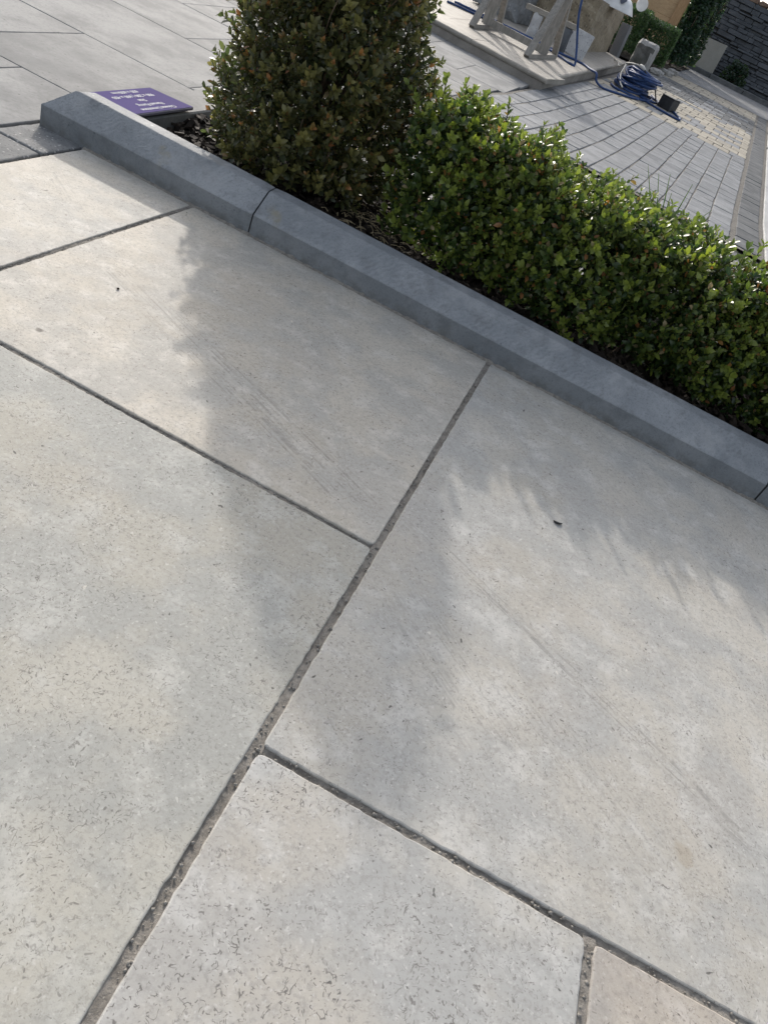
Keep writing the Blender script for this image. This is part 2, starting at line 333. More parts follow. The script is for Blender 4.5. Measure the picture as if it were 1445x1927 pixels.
M['dark_print'] = mat_plain('dark_print', (.07, .08, .11), .45, .4, .1, 30)
M['rust_stone'] = mat_stone('rusty_stone', (.16, .10, .07), (.26, .19, .14), 6, [], 60, .8, .5, .004)

# ------------------------------------------------------------------ terrain
def strip(name, x0, x1, ys, dz, mat, kind='structure', parent=None):
    b = MB()
    for y in ys: b.v += [(x0, y, ramp(y) + dz), (x1, y, ramp(y) + dz)]
    for i in range(len(ys) - 1): b.f.append((2 * i, 2 * i + 1, 2 * i + 3, 2 * i + 2)); b.m.append(0)
    return b.build(name, mat, parent, False, kind)
ground = strip('ground', -400, 400, [-300, 0, 4.5, 18, 40, 600], -.03, M['ground'])

# ------------------------------------------------------------------ paving pieces
def outline(pts, r, step, jit):
    """Closed outline of a polygon with rounded corners and a slightly uneven edge."""
    out = []; n = len(pts)
    for i in range(n):
        a = Vector(pts[i - 1]); b = Vector(pts[i]); c = Vector(pts[(i + 1) % n])
        d0 = (a - b).normalized(); d1 = (c - b).normalized()
        for t in ((0, .5, 1) if r > 0 else (0,)):
            p0 = b + d0 * r; p1 = b + d1 * r
            out.append((1 - t) ** 2 * p0 + 2 * t * (1 - t) * b + t * t * p1 if r > 0 else b)
        L = (c - b).length; k = int(L / step) if step else 0
        for q in range(1, k):
            if L * q / k < r * 1.3 or L * (1 - q / k) < r * 1.3: continue
            p = b + d1 * (L * q / k); nn = Vector((-d1.y, d1.x)); out.append(p + nn * random.gauss(0, jit))
    return out
def slab_mesh(name, pts, mat, z=0.0, thick=.02, bev=.003, r=.004, step=0, jit=0, onramp=True, tilt=0.0005, rings=2):
    O = outline(pts, r, step, jit); n = len(O); c = sum(O, Vector((0, 0))) / n
    tx, ty = random.gauss(0, tilt), random.gauss(0, tilt); b = MB()
    def zz(p, d): return (ramp(p.y) if onramp else 0) + z + d + (p.x - c.x) * tx + (p.y - c.y) * ty
    lv = [(0, -thick), (0, -bev)] + ([(.3, -bev * .3)] if rings > 1 else []) + [(1, 0)]
    # inward normals
    ins = []
    for i in range(n):
        t = (O[(i + 1) % n] - O[i - 1]).normalized(); ins.append(Vector((-t.y, t.x)))
    if sum((O[i].x * O[(i + 1) % n].y - O[(i + 1) % n].x * O[i].y) for i in range(n)) < 0: ins = [-q for q in ins]
    for k, d in lv:
        for i in range(n):
            p = O[i] + ins[i] * (bev * k); b.v.append((p.x, p.y, zz(O[i], d)))
    for k in range(len(lv) - 1):
        for i in range(n): b.f.append((k * n + i, k * n + (i + 1) % n, (k + 1) * n + (i + 1) % n, (k + 1) * n + i))
    if n > 12:                       # many edge points: fan from the middle
        b.v.append((c.x, c.y, zz(c, 0))); t0 = (len(lv) - 1) * n
        b.f += [(t0 + i, t0 + (i + 1) % n, len(b.v) - 1) for i in range(n)]
    else: b.f.append(tuple((len(lv) - 1) * n + i for i in range(n)))
    b.m = [0] * len(b.f)
    return b.mesh(name, mat)
def rect(x0, x1, y0, y1): return [(x0, y0), (x1, y0), (x1, y1), (x0, y1)]

# cream limestone terrace in front of the kerb
pavement = strip('pavement', -.866, 2.4, [-1.6, 1.224], -.012, M['mortar'])
JW = .0045
slabs = [  # x0, x1, y0, y1, tint
    (-.632, -.030, .625, 1.224, (1.08, 1.04, .985)), (-.862, -.632, .625, 1.224, (1.05, 1.03, 1.0)),
    (-.632, -.030, -.275, .625, (.93, .93, .90)), (-.030, .573, .3385, 1.224, (.99, .985, .975)),
    (-.030, .267, -.26, .3385, (.99, .99, .99)), (.267, 1.17, -.26, .3385, (.95, .90, .86)),
    (.573, 1.18, .3385, 1.224, (1, 1, .98)), (1.18, 1.78, .3385, 1.224, (1, .98, .96)), (1.17, 1.78, -.26, .3385, (1, 1, 1)),
    (-.862, -.632, -.275, .625, (1, .98, .95)), (-.632, -.030, -.88, -.275, (1, 1, .98)), (-.030, .573, -.86, -.26, (.97, .96, .95)), (.573, 1.18, -.86, -.26, (1, 1, 1))]
for x0, x1, y0, y1, t in slabs:
    jr = JW if y1 < 1.2 else .002
    me = slab_mesh('paving_slab', rect(x0 + JW * .9, x1 - JW * .9, y0 + JW * .75, y1 - (JW * .75 if y1 < 1.2 else .003)), M['cream'], 0, .02, .0015, .0055, .006, .00030, False, 0.0, 2)
    o = obj('paving_slab', me, pavement); o.color = (*t, 1.0 if (x0, y1) == (-.030, .3385) else (.72 if y1 == .625 else .55)); o.location.z = random.uniform(-.0004, .0003)
# mortar in the joints, slumped and uneven, with washed-out grit
def joint(x0, y0, x1, y1, w=.0065, top=-.0016):
    b = MB(); L = math.hypot(x1 - x0, y1 - y0); k = int(L / .0035); dx, dy = (x1 - x0) / L, (y1 - y0) / L
    ph = random.random() * 9
    for i in range(k + 1):
        s = L * i / k; wob = .0008 * math.sin(s * 40 + ph) + random.gauss(0, .0003)
        for q in (-1, -.5, 0, .5, 1):
            h = top + .0009 * math.sin(s * 23 + ph + q) + random.gauss(0, .00045) - .0012 * (1 - q * q)
            if abs(q) == 1: h = min(h, -.0010) - .0002
            b.v.append((x0 + dx * s - dy * (q * w + wob), y0 + dy * s + dx * (q * w + wob), h))
    for i in range(k):
        for q in range(4): b.f.append((i * 5 + q, i * 5 + 5 + q, i * 5 + 6 + q, i * 5 + 1 + q)); b.m.append(0)
    b.build('mortar_joint', M['mortar'], pavement, True)
JOINTS = [(-.030, -.3, -.030, 1.222, .0058), (-.636, .625, -.030, .625, .0049), (-.632, .6, -.632, 1.222, .0049), (-.030, .3385, 1.2, .3385, .0049), (.267, -.27, .267, .3385, .0053)]
for a in JOINTS: joint(*a)
b = MB()
OCT = [(1, 0, 0), (-1, 0, 0), (0, 1, 0), (0, -1, 0), (0, 0, 1), (0, 0, -1)]; OCF = [(0, 2, 4), (2, 1, 4), (1, 3, 4), (3, 0, 4), (2, 0, 5), (1, 2, 5), (3, 1, 5), (0, 3, 5)]
for (x0, y0, x1, y1, w) in JOINTS:
    L = math.hypot(x1 - x0, y1 - y0)
    for i in range(int(L * 230)):
        t = random.random(); q = random.uniform(-.75, .75) * w; r = random.choice((.0007, .0009, .0011, .0016, .0021)) * random.uniform(.7, 1.1)
        px = x0 + (x1 - x0) * t + (q if x0 == x1 else 0); py = y0 + (y1 - y0) * t + (q if y0 == y1 else 0)
        A = [random.uniform(.7, 1.2) for _ in range(3)]; rz = random.random() * 6
        b.add([(px + r * A[0] * (v[0] * math.cos(rz) - v[1] * math.sin(rz)), py + r * A[1] * (v[0] * math.sin(rz) + v[1] * math.cos(rz)), -.0020 + r * .3 + r * A[2] * v[2]) for v in OCT], OCF)
M['grit'] = mat_stone('joint_grit', (.22, .205, .18), (.36, .34, .31), 300, [], 300, .7, .2, .0005)
b.build('grit', M['grit'], pavement, True, 'stuff')

# silver granite setts at the end of the terrace
sett_strip = strip('sett_strip', -.968, -.864, [-.2, 1.30], -.014, M['black_rubber'])
y = 1.262
for k in range(9):
    L = .146 if k == 0 else random.uniform(.11, .15)
    obj('sett', slab_mesh('sett', rect(-.963, -.8665, y - L + .0045, y), M['sett'], .0, .02, .003, .004, .012, .0006, False, .004), sett_strip); y -= L

# grey limestone flags round the planter and behind it
flag_paving = strip('flag_paving', -3.2, 2.6, [-.4, 1.30], -.016, M['black_rubber'])
flag_paving.data.vertices[1].co.x = flag_paving.data.vertices[3].co.x = -.97
strip('flag_bed', -3.2, 2.6, [1.30, 4.5, 9.5], -.016, M['black_rubber'], 'structure')
rows = [(-.3, .15), (.15, .58), (.58, 1.013), (1.013, 1.446), (1.446, 1.870), (1.870, 2.32), (2.32, 2.76), (2.76, 3.20), (3.20, 3.64), (3.64, 4.08), (4.08, 4.5), (4.5, 4.93), (4.93, 5.37), (5.37, 5.8)]
phase = [-1.6, -1.25, -1.62, -1.18, -1.35, -1.04, -1.33, -1.02, -1.4, -1.1, -1.35, -1.0, -1.3, -1.05]
for (y0, y1), ph in zip(rows, phase):
    xs = [ph + .6 * k for k in range(-4, 9)]
    for k in range(len(xs) - 1):
        a, c = xs[k], xs[k + 1]; lim = -.970 if y1 < 1.9 else (2.4 if y1 < 3.6 else -.72 + (y0 - 4.4) * .087)
        if a < -3.1 or a > lim - .03: continue
        c = min(c, lim)
        yl = lambda x: min(y1 - .002, 3.645 - .0875 * (x + .778)) if y0 == 3.20 else y1 - .002      # cut to the block paving
        obj('flagstone', slab_mesh('flagstone', [(a + .0015, y0 + .002), (c - .0015, y0 + .002), (c - .0015, yl(c)), (a + .0015, yl(a))], M['flag'], 0, .015, .0018, .002, .03, .0004, True, .0012), flag_paving)

# ------------------------------------------------------------------ kerb of the planter
kerb = strip('kerb', -.94, 2.4, [1.226, 1.296], -.013, M['mortar'])
def kerb_stone(x0, x1, end=False):
    prof = [(1.2235, -.012), (1.2243, .0362), (1.2252, .0380), (1.2268, .0394), (1.2655, .0712), (1.2672, .0724), (1.2690, .0730), (1.2945, .0750), (1.2980, .0735), (1.2990, .0700), (1.2990, -.012)]
    b = MB(); k = max(2, int((x1 - x0) / .02)); n = len(prof)
    ends = {0: 0, 1: 0, 2: .0015, 3: .004, 4: .036, 5: .040, 6: .044, 7: .056, 8: .058, 9: .058, 10: .058}
    for i in range(k + 1):
        t = i / k; x = x0 + (x1 - x0) * t
        for q, (py, pz) in enumerate(prof):
            xx = x + (ends[q] * (1 - t) if end else 0)
            e = .0012 if (not end and i in (0, k)) or (end and i == k) else 0
            jz = random.gauss(0, .00009) if 0 < q < n - 1 else 0
            cy_, cz_ = 1.262, .03
            b.v.append((xx, py + jz + (cy_ - py) * e * 20, pz + jz + (cz_ - pz) * e * 20))
    for i in range(k):
        for q in range(n - 1): b.f.append((i * n + q, i * n + n + q, i * n + n + q + 1, i * n + q + 1))
    b.f.append(tuple(range(n))); b.f.append(tuple(k * n + q for q in range(n - 1, -1, -1))); b.m = [0] * len(b.f)
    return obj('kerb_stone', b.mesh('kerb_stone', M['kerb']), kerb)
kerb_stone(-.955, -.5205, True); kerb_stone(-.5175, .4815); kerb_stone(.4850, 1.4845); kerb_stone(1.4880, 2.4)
# mortar fillet where kerb meets terrace, and between kerb stones
b = MB(); x = -.86
pv = None
while x < 1.6:
    w = .004 + random.gauss(0, .0010); h = .0022 + random.gauss(0, .0009)
    b.v += [(x, 1.2175 - w * .6, -.003), (x, 1.2195, max(.0003, h * .6)), (x, 1.2250, h + .001)]
    if pv is not None:
        o = len(b.v) - 6
        for q in (0, 1): b.f.append((o + q, o + 3 + q, o + 4 + q, o + 1 + q)); b.m.append(0)
    pv = 1; x += .006
b.build('mortar_fillet', M['mortar'], kerb, True)
b = MB(); b.box(-.5207, -.5173, 1.227, 1.296, -.01, .0335); b.box(.4813, .4852, 1.227, 1.296, -.01, .0335); b.build('kerb_joint', M['black_rubber'], kerb)

# planter edging stones at the end and along the back
def edging(x0, x1, y0, y1, top, label):
    b = MB(); b.bbox(x0, x1, y0, y1, -.015, top, .003); o = b.build('edging_stone', M['flag']); tag(o, label, 'edging', 'edging stones of the planter'); return o
edging(-.930, -.838, 1.302, 1.797, .050, 'low grey edging stone under the purple sign at the end of the planter')
for k in range(2):
    o = edging(-.930 + k * .75, -.184 + k * (.75 + 1.8), 1.80, 1.86, .050, ('low grey edging stone along the back of the planter behind the topiary', 'low grey edging stone along the back of the planter behind the low hedge')[k])
soil = MB(); nx, ny = 150, 32
for j in range(ny + 1):
    for i in range(nx + 1):
        x = -.84 + 3.2 * i / nx; y = 1.297 + .505 * j / ny
        soil.v.append((x, y, .026 + .006 * math.sin(x * 17) * math.sin(y * 23) + random.gauss(0, .0022)))
for j in range(ny):
    for i in range(nx): a = j * (nx + 1) + i; soil.f.append((a, a + 1, a + nx + 2, a + nx + 1)); soil.m.append(0)
soil = soil.build('soil', M['soil'], None, True, 'structure')
b = MB()
for i in range(3800):
    x = random.uniform(-.835, 1.0); y = random.uniform(1.302, 1.79); L = random.uniform(.004, .013); w = L * random.uniform(.25, .6); t = random.uniform(.001, .003)
    Mx = Matrix.Translation((x, y, .030 + .006 * math.sin(x * 17) * math.sin(y * 23) + random.uniform(0, .006))) @ Matrix.Rotation(random.uniform(0, 6.3), 4, 'Z') @ Matrix.Rotation(random.gauss(0, .45), 4, 'X') @ Matrix.Rotation(random.gauss(0, .45), 4, 'Y')
    b.box(-L, L, -w, w, -t, t, 0, Mx, .0008)
o = b.build('bark_mulch', M['bark'], None, False, 'stuff'); tag(o, 'dark bark mulch over the soil inside the planter', 'mulch')
b = MB()
for i in range(150):
    x = random.gauss(-.36, .055); y = random.gauss(1.47, .05); L = random.uniform(.008, .028); a = random.gauss(.1, .7)
    z = .038 + random.uniform(0, .006)
    b.tube([(x, y, z), (x + L * .5 * math.cos(a), y + L * .5 * math.sin(a), z + random.uniform(0, .006)), (x + L * math.cos(a), y + L * math.sin(a), z + random.uniform(-.003, .003))], .0007, 4)
o = b.build('straw_litter', M['straw'], None, False, 'stuff'); tag(o, 'dry straw and twigs on the mulch beside the topiary foot', 'straw')

# ------------------------------------------------------------------ foliage
def leaf_arrays(L, W, fold, curl):
    """8-vertex leaf lying along +Y, normal +Z."""
    P = [(0, 0, 0)]
    for t, w in ((.32, .88), (.68, .92)):
        z = -curl * L * (t - .3) ** 2 * 2
        P += [(-W * w, t * L, z + fold * W), (0, t * L, z), (W * w, t * L, z + fold * W)]
    P.append((0, L, -curl * L * .9))
    return np.array(P)
LT = np.array([(0, 2, 1), (0, 3, 2), (1, 2, 5), (1, 5, 4), (2, 3, 6), (2, 6, 5), (4, 5, 7), (5, 6, 7)])
def rot_to(d, roll):
    """3x3 taking +Z to d, rolled about it."""
    d = Vector(d).normalized(); q = Vector((0, 0, 1)).rotation_difference(d); return np.array((q.to_matrix() @ Matrix.Rotation(roll, 3, 'Z')))
def make_shoot(seed, n_pairs, length, leaf, young, bronze):
    """One box shoot along +Z: opposite leaves in turned pairs, a rosette at the tip."""
    r = random.Random(seed); V = []; F = []; T = []; o = 0
    bx, by = r.uniform(-.25, .25), r.uniform(-.25, .25)
    for k in range(n_pairs + 1):
        t = k / n_pairs; z = length * t; base = np.array((bx * length * t * t, by * length * t * t, z))
        for s in range(2 if k < n_pairs else 3):
            az = k * 1.57 + s * (math.pi if k < n_pairs else 2.09) + r.gauss(0, .25)
            el = r.gauss(.42 + .55 * t, .16)
            L = leaf * r.uniform(.6, 1.1) * (.9 if k < n_pairs else .8); W = L * r.uniform(.23, .29)
            A = leaf_arrays(L, W, r.uniform(.15, .45), r.uniform(.0, .25))
            Rm = np.array(Matrix.Rotation(az, 3, 'Z') @ Matrix.Rotation(el, 3, 'X') @ Matrix.Rotation(r.gauss(0, .25), 3, 'Y'))
            V.append(A @ Rm.T + base); F.append(LT + o); o += 8
            tint = min(1, max(0, young * (.35 + .65 * t) + r.gauss(.18, .13))); br = 0
            if bronze and r.random() < bronze * (.4 + t): br = r.uniform(.25, .85)
            T.append(np.tile((tint, br, r.uniform(.5, 1) if r.random() < .025 else 0, 1), (8, 1)))
    # stalk
    k = 5; Rr = .0009; sv = []
    for j in range(4):
        t = j / 3
        for q in range(k): a = q / k * 6.283; sv.append((bx * length * t * t + Rr * math.cos(a), by * length * t * t + Rr * math.sin(a), length * t - .01 * (1 - t)))
    sf = []
    for j in range(3):
        for q in range(k): a, b2 = j * k + q, j * k + (q + 1) % k; sf += [(a, b2, b2 + k), (a, b2 + k, a + k)]
    V.append(np.array(sv)); F.append(np.array(sf) + o); T.append(np.tile((.45, .1, 0, 1), (len(sv), 1)))
    return np.concatenate(V), np.concatenate(F), np.concatenate(T)
def np_mesh(name, V, F, T, mat):
    me = bpy.data.meshes.new(name); me.vertices.add(len(V)); me.vertices.foreach_set('co', np.ascontiguousarray(V, dtype=np.float32).ravel())
    me.loops.add(F.size); me.polygons.add(len(F)); me.loops.foreach_set('vertex_index', np.ascontiguousarray(F, dtype=np.int32).ravel())
    me.polygons.foreach_set('loop_start', np.arange(0, F.size, 3, dtype=np.int32)); me.polygons.foreach_set('loop_total', np.full(len(F), 3, dtype=np.int32))
    me.polygons.foreach_set('use_smooth', np.ones(len(F), dtype=bool)); me.update(calc_edges=True)
    ca = me.color_attributes.new('tint', 'FLOAT_COLOR', 'POINT'); ca.data.foreach_set('color', np.ascontiguousarray(T, dtype=np.float32).ravel())
    me.materials.append(mat); me.validate(); return me
VAR = {}
def variants(key, mat, specs):
    VAR[key] = [(a, np_mesh('shoot', *a, mat)) for a in (make_shoot(*s) for s in specs)]
variants('hedge', M['leaf'], [(1, 4, .032, .020, .5, .02), (2, 5, .038, .0205, .55, 0), (3, 4, .034, .0185, .7, .04), (4, 5, .042, .021, .4, .0), (5, 3, .027, .019, .45, .06), (6, 4, .034, .020, .3, .0), (7, 4, .033, .0195, .35, .12), (8, 6, .050, .0195, .95, 0), (9, 6, .055, .018, .85, .03)])
variants('topiary', M['leaf_topiary'], [(11, 4, .034, .021, .4, .07), (12, 4, .032, .0205, .55, .16), (13, 4, .030, .019, .5, .34), (14, 5, .034, .0205, .35, .07), (15, 3, .026, .019, .45, .42), (16, 4, .036, .021, .7, .05), (17, 4, .034, .022, .25, 0)])

def shrub(root, key, samples, n_obj, bright):
    """samples: (pos, dir, visible score, young). The best-seen shoots are parts, the others one joined crown."""
    var = VAR[key]; order = sorted(range(len(samples)), key=lambda i: -samples[i][2]); objs = set(order[:n_obj])
    VV = []; FF = []; TT = []; o = 0; root_l = Vector(root.location)
    for i, (p, d, s, yg) in enumerate(samples):
        a, me = var[random.randrange(len(var))]; roll = random.uniform(0, 6.28); sc_ = random.uniform(.7, 1.12); R3 = rot_to(d, roll)
        if i in objs:
            ob = bpy.data.objects.new('shoot', me); col.objects.link(ob); ob.parent = root
            ob.matrix_local = Matrix.Translation(Vector(p) - root_l) @ Matrix(R3.tolist()).to_4x4() @ Matrix.Scale(sc_, 4)
        else:
            V, F, T = a; VV.append(V @ (R3 * sc_).T + np.array(p) - np.array(root_l)); FF.append(F + o); o += len(V)
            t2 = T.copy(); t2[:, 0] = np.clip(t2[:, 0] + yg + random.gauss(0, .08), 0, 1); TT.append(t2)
    me = np_mesh('foliage', np.concatenate(VV), np.concatenate(FF), np.concatenate(TT), var[0][1].materials[0])
    ob = obj('foliage', me, root, 'stuff')

CAMP = np.array((0, 0, .5175))
def dirv(n, up, jit): 
    d = np.array(n) * 1.0 + np.array((0, 0, up)) + RNG.normal(0, jit, 3); return d / np.linalg.norm(d)

# the tall clipped box column
TOP_C = (-.578, 1.525)
def top_r(z, a):
    base = .178 + .012 * math.sin(a * 3 + z * 9) + .008 * math.sin(a * 5 - z * 21)
    if z > .29: base -= .050 * min(1, (z - .29) / .10) * max(0, math.cos(a - math.radians(205)))
    if z > .33: base -= .013 * max(0, math.cos(a))
    if z > .36: base *= max(0, 1 - ((z - .36) / .245) ** 2) ** .8
    if z < .09: base *= .88 + .12 * max(0, (z - .045) / .045)
    if .05 < z < .19: base += .030 * max(0, math.cos(a - math.radians(190)))     # skirt towards the sign
    if .16 < z < .25: base -= .014 * max(0, -math.cos(a))
    if z < .32: base += .028 * max(0, math.cos(a + .35))
    return base
top = thing('box_topiary', 'tall clipped box topiary column with bronze-tipped leaves, growing beside the purple sign', 'topiary', (TOP_C[0], TOP_C[1], .03))
S = []
for i in range(3700):
    z = random.uniform(.055, .59) if random.random() > .13 else random.uniform(.5, .6); a = random.uniform(0, 2 * math.pi)
    depth = random.random() ** 1.5 * .055 if random.random() > .30 else random.uniform(.05, .14)
    r = max(0.0, top_r(z, a) - depth - .018); n_ = (math.cos(a), math.sin(a), .9 if z > .52 else 0)
    p = (TOP_C[0] + r * n_[0], TOP_C[1] + r * n_[1], z - depth * .2)
    v = np.array((-p[0], -p[1], .5175 - p[2])); v /= np.linalg.norm(v)
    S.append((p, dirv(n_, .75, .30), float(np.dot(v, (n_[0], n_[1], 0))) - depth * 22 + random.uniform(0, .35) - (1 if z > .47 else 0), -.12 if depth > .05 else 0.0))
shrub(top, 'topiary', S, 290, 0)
def stems(root, x, y, z0, n, h, spread, rad):
    b = MB(); L = Vector(root.location)
    b.tube([Vector((x, y, z0 - .02)) - L, Vector((x + .004, y, z0 + h * .35)) - L, Vector((x, y + .004, z0 + h * .8)) - L], [rad, rad * .8, rad * .4], 7)
    b.build('stem', M['stem'], root, True)
    for i in range(n):
        a = random.uniform(0, 6.28); s = random.uniform(.5, 1) * spread; hb = random.uniform(.0, .25) * h; he = random.uniform(.55, .95) * h
        b = MB(); P = [Vector((x, y, z0 + hb)), Vector((x + s * .45 * math.cos(a), y + s * .45 * math.sin(a), z0 + hb + (he - hb) * .45)), Vector((x + s * math.cos(a), y + s * math.sin(a), z0 + he))]
        b.tube([p - L for p in spline(P, 4)], [rad * (.55 - .042 * k) for k in range(9)], 5); b.build('branch', M['stem'], root, True)
stems(top, TOP_C[0], TOP_C[1], .03, 12, .42, .13, .011)

for i in range(22):
    a = math.radians(random.uniform(180, 350)); z = random.uniform(.08, .42); r = top_r(z, a) - .03; b = MB()
    p = Vector((r * math.cos(a), r * math.sin(a), z - .03)); q = Vector((math.cos(a) * .02 + random.gauss(0, .012), math.sin(a) * .02, random.uniform(.025, .07)))
    b.tube([p, p + q * .5 + Vector((random.gauss(0, .003), 0, 0)), p + q], [.0013, .0011, .0008], 5); b.build('twig', M['stem'], top, True)

# the low box hedge: single plants grown together
names = ['low clipped box hedge plant touching the tall topiary column', 'second low box hedge plant along from the tall topiary column', 'third low box hedge plant along from the tall topiary column',
         'fourth low box hedge plant along from the tall topiary column', 'fifth low box hedge plant along from the tall topiary column', 'sixth low box hedge plant along from the tall topiary column']
for k in range(6):
    xc = -.225 + .236 * k; yc = 1.545 + random.uniform(-.008, .008); ht = (.278, .257, .250, .249, .248, .246)[k]
    pl = thing('box_hedge_plant', names[k], 'hedge plant', (xc, yc, .03), 0, 'low box hedge in the planter')
    S = []; hw, hd = (.122 if k == 0 else .135), .138
    for i in range(1450):
        u = random.uniform(-1, 1); x = xc + u * hw; dome = 1 - .03 * abs(u) ** 3 + .045 * math.sin(x * 37) + .03 * math.sin(x * 83)
        top_z = ht * dome; q = random.random(); depth = random.random() ** 1.6 * .06
        if q < .42:                                            # front face, thinner towards the foot
            z = .042 + (top_z - .042) * random.random() ** .85
            bulge = .018 * math.sin(x * 23 + z * 11) + .012 * math.sin(x * 51 - z * 30) - .034 * max(0, (.13 - z) / .13) - .03 * max(0, (z - top_z + .07) / .07)
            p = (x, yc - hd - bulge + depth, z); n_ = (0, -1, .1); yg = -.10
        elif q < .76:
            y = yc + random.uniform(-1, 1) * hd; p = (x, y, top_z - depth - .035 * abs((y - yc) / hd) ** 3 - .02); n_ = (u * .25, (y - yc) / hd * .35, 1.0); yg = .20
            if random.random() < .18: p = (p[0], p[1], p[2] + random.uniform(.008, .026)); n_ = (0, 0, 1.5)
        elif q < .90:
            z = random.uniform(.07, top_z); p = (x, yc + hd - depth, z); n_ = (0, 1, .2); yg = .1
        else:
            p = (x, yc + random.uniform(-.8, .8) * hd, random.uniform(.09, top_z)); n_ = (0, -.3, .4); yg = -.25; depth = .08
        v = np.array((-p[0], -p[1], .5175 - p[2])); v /= np.linalg.norm(v)
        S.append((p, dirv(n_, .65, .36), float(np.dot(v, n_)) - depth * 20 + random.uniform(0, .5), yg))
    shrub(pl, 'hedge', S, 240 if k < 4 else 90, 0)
    stems(pl, xc, yc - .02, .03, 9, ht * .8, .13, .0075)
    for q in range(3):                                          # bare crooked stems at the foot, towards the kerb
        bx = xc + random.uniform(-.1, .1); b = MB(); Lr = Vector(pl.location)
        P = [Vector((bx, yc - .06, .025)), Vector((bx + random.uniform(-.02, .02), yc - .09, .07)), Vector((bx + random.uniform(-.04, .05), yc - .10, .13))]
        b.tube([p - Lr for p in spline(P, 4)], [.004 - .00025 * j for j in range(9)], 6); b.build('stem', M['stem'], pl, True)
# grass blades behind the hedge
g_ = thing('grass_tuft', 'thin bright green grass blades poking up behind the low box hedge', 'grass', (.16, 1.76, .03))
for i in range(9):
    a = random.uniform(-1.2, 1.2); L = random.uniform(.22, .30); P = [(random.uniform(-.02, .02), 0, 0), (math.sin(a) * .03, .01, L * .6), (math.sin(a) * .11, .02, L)]
    b = MB(); sp = spline(P, 4)
    for j, p in enumerate(sp): w = .0022 * (1 - (j / len(sp)) ** 2); b.v += [(p.x - w, p.y, p.z), (p.x, p.y + w * .6, p.z), (p.x + w, p.y, p.z)]
    for j in range(len(sp) - 1):
        for q in (0, 1): b.f.append((j * 3 + q, j * 3 + q + 1, j * 3 + q + 4, j * 3 + q + 3)); b.m.append(0)
    b.build('blade', M['grass'], g_, True)

# ------------------------------------------------------------------ purple product sign
SGN = thing('product_sign', 'small purple sign with white lettering lying on the planter end edging', 'sign', (-.890, 1.430, .0552))
SGN.rotation_euler = (0, -math.radians(3.0), 0)
b = MB(); b.bbox(-.053, .053, -.108, .108, -.003, .003, .0012); b.build('panel', M['sign_edge'], SGN)
b = MB(); b.box(-.052, .052, -.1068, .1068, .0031, .0037); face = b.build('face', M['sign'], SGN)
for txt, u, size in (('Chinese Limestone', .040, .0150), ('Flamed Paving', .021, .0150), ('Size', .001, .0150), ('900 x 200 | 600 x 400', -.019, .0150), ('600 x 600mm', -.039, .0150)):
    cu = bpy.data.curves.new('lettering', 'FONT'); cu.body = txt; cu.size = size; cu.align_x = 'CENTER'; cu.align_y = 'CENTER'; cu.extrude = .0002; cu.offset = 0.0
    tmp = bpy.data.objects.new('tmp_text', cu); col.objects.link(tmp); dg = bpy.context.evaluated_depsgraph_get(); dg.update()
    me = bpy.data.meshes.new_from_object(tmp.evaluated_get(dg)); bpy.data.objects.remove(tmp); me.materials.clear(); me.materials.append(M['white_print'])
    o = obj('lettering', me, SGN); o.location = (u, 0, .0040); o.rotation_euler = (0, 0, -math.pi / 2)

# ------------------------------------------------------------------ block paving of the yard, laid 5 degrees off the terrace
TH = math.radians(5); OX, OY = -.708, 4.456
def uv(u, v): return (OX + u * math.cos(TH) + v * math.sin(TH), OY - u * math.sin(TH) + v * math.cos(TH))
def quad(u0, u1, v0, v1): return [uv(u0, v0), uv(u1, v0), uv(u1, v1), uv(u0, v1)]
b = MB()
for v in (-.84, .2, 4.0, 7.62):
    for u in (-.02, 1.52): x, y_ = uv(u, v); b.v.append((x, y_, ramp(y_) - .0045))
b.f = [(0, 1, 3, 2), (2, 3, 5, 4), (4, 5, 7, 6)]; b.m = [0] * 3
yard = b.build('block_paving', M['sand'], None, False, 'structure')
def block(u0, u1, v0, v1, mat, name='paving_block', g=.006):
    obj(name, slab_mesh(name, quad(u0 + g * .5, u1 - g * .5, v0 + g * .65, v1 - g * .65), mat, random.uniform(-.001, .001), .012, .003, 0, 0, 0, True, .006, 1), yard)
# the yard is cut back to a straight kerb line in front (parallel to the planter)
for c in range(12):
    u0 = c * .113; u1 = u0 + .113; v = -.80
    while v < 2.28:
        L = random.choice((.12, .16, .2, .24)); v1 = min(v + L, 2.30)
        if 2.30 - v1 < .06: v1 = 2.30
        block(u0, u1, v, v1, M['block_grey'], g=.0055 + (.006 if random.random() < .15 else 0)); v = v1
def course(v0, v1, nrow, w, mats):
    d = (v1 - v0) / nrow
    for r in range(nrow):
        u = -(r % 2) * w * .5
        while u < 1.34:
            a, c = max(u, 0), min(u + w, 1.356)
            if c - a > .03: block(a, c, v0 + r * d, v0 + (r + 1) * d, random.choice(mats), g=.008)
            u += w
course(2.30, 4.75, 12, .135, [M['block_buff'], M['block_buff'], M['block_buff'], M['block_buff'], M['block_grey']]); course(4.75, 6.45, 8, .135, [M['block_dark'], M['block_dark'], M['block_grey']]); course(6.45, 7.6, 4, .2, [M['block_buff']])
v = -.80
while v < 7.5:
    L = random.uniform(.16, .26); block(1.378, 1.500, v, min(v + L, 7.6), M['block_dark'], 'border_block', .005); v += L
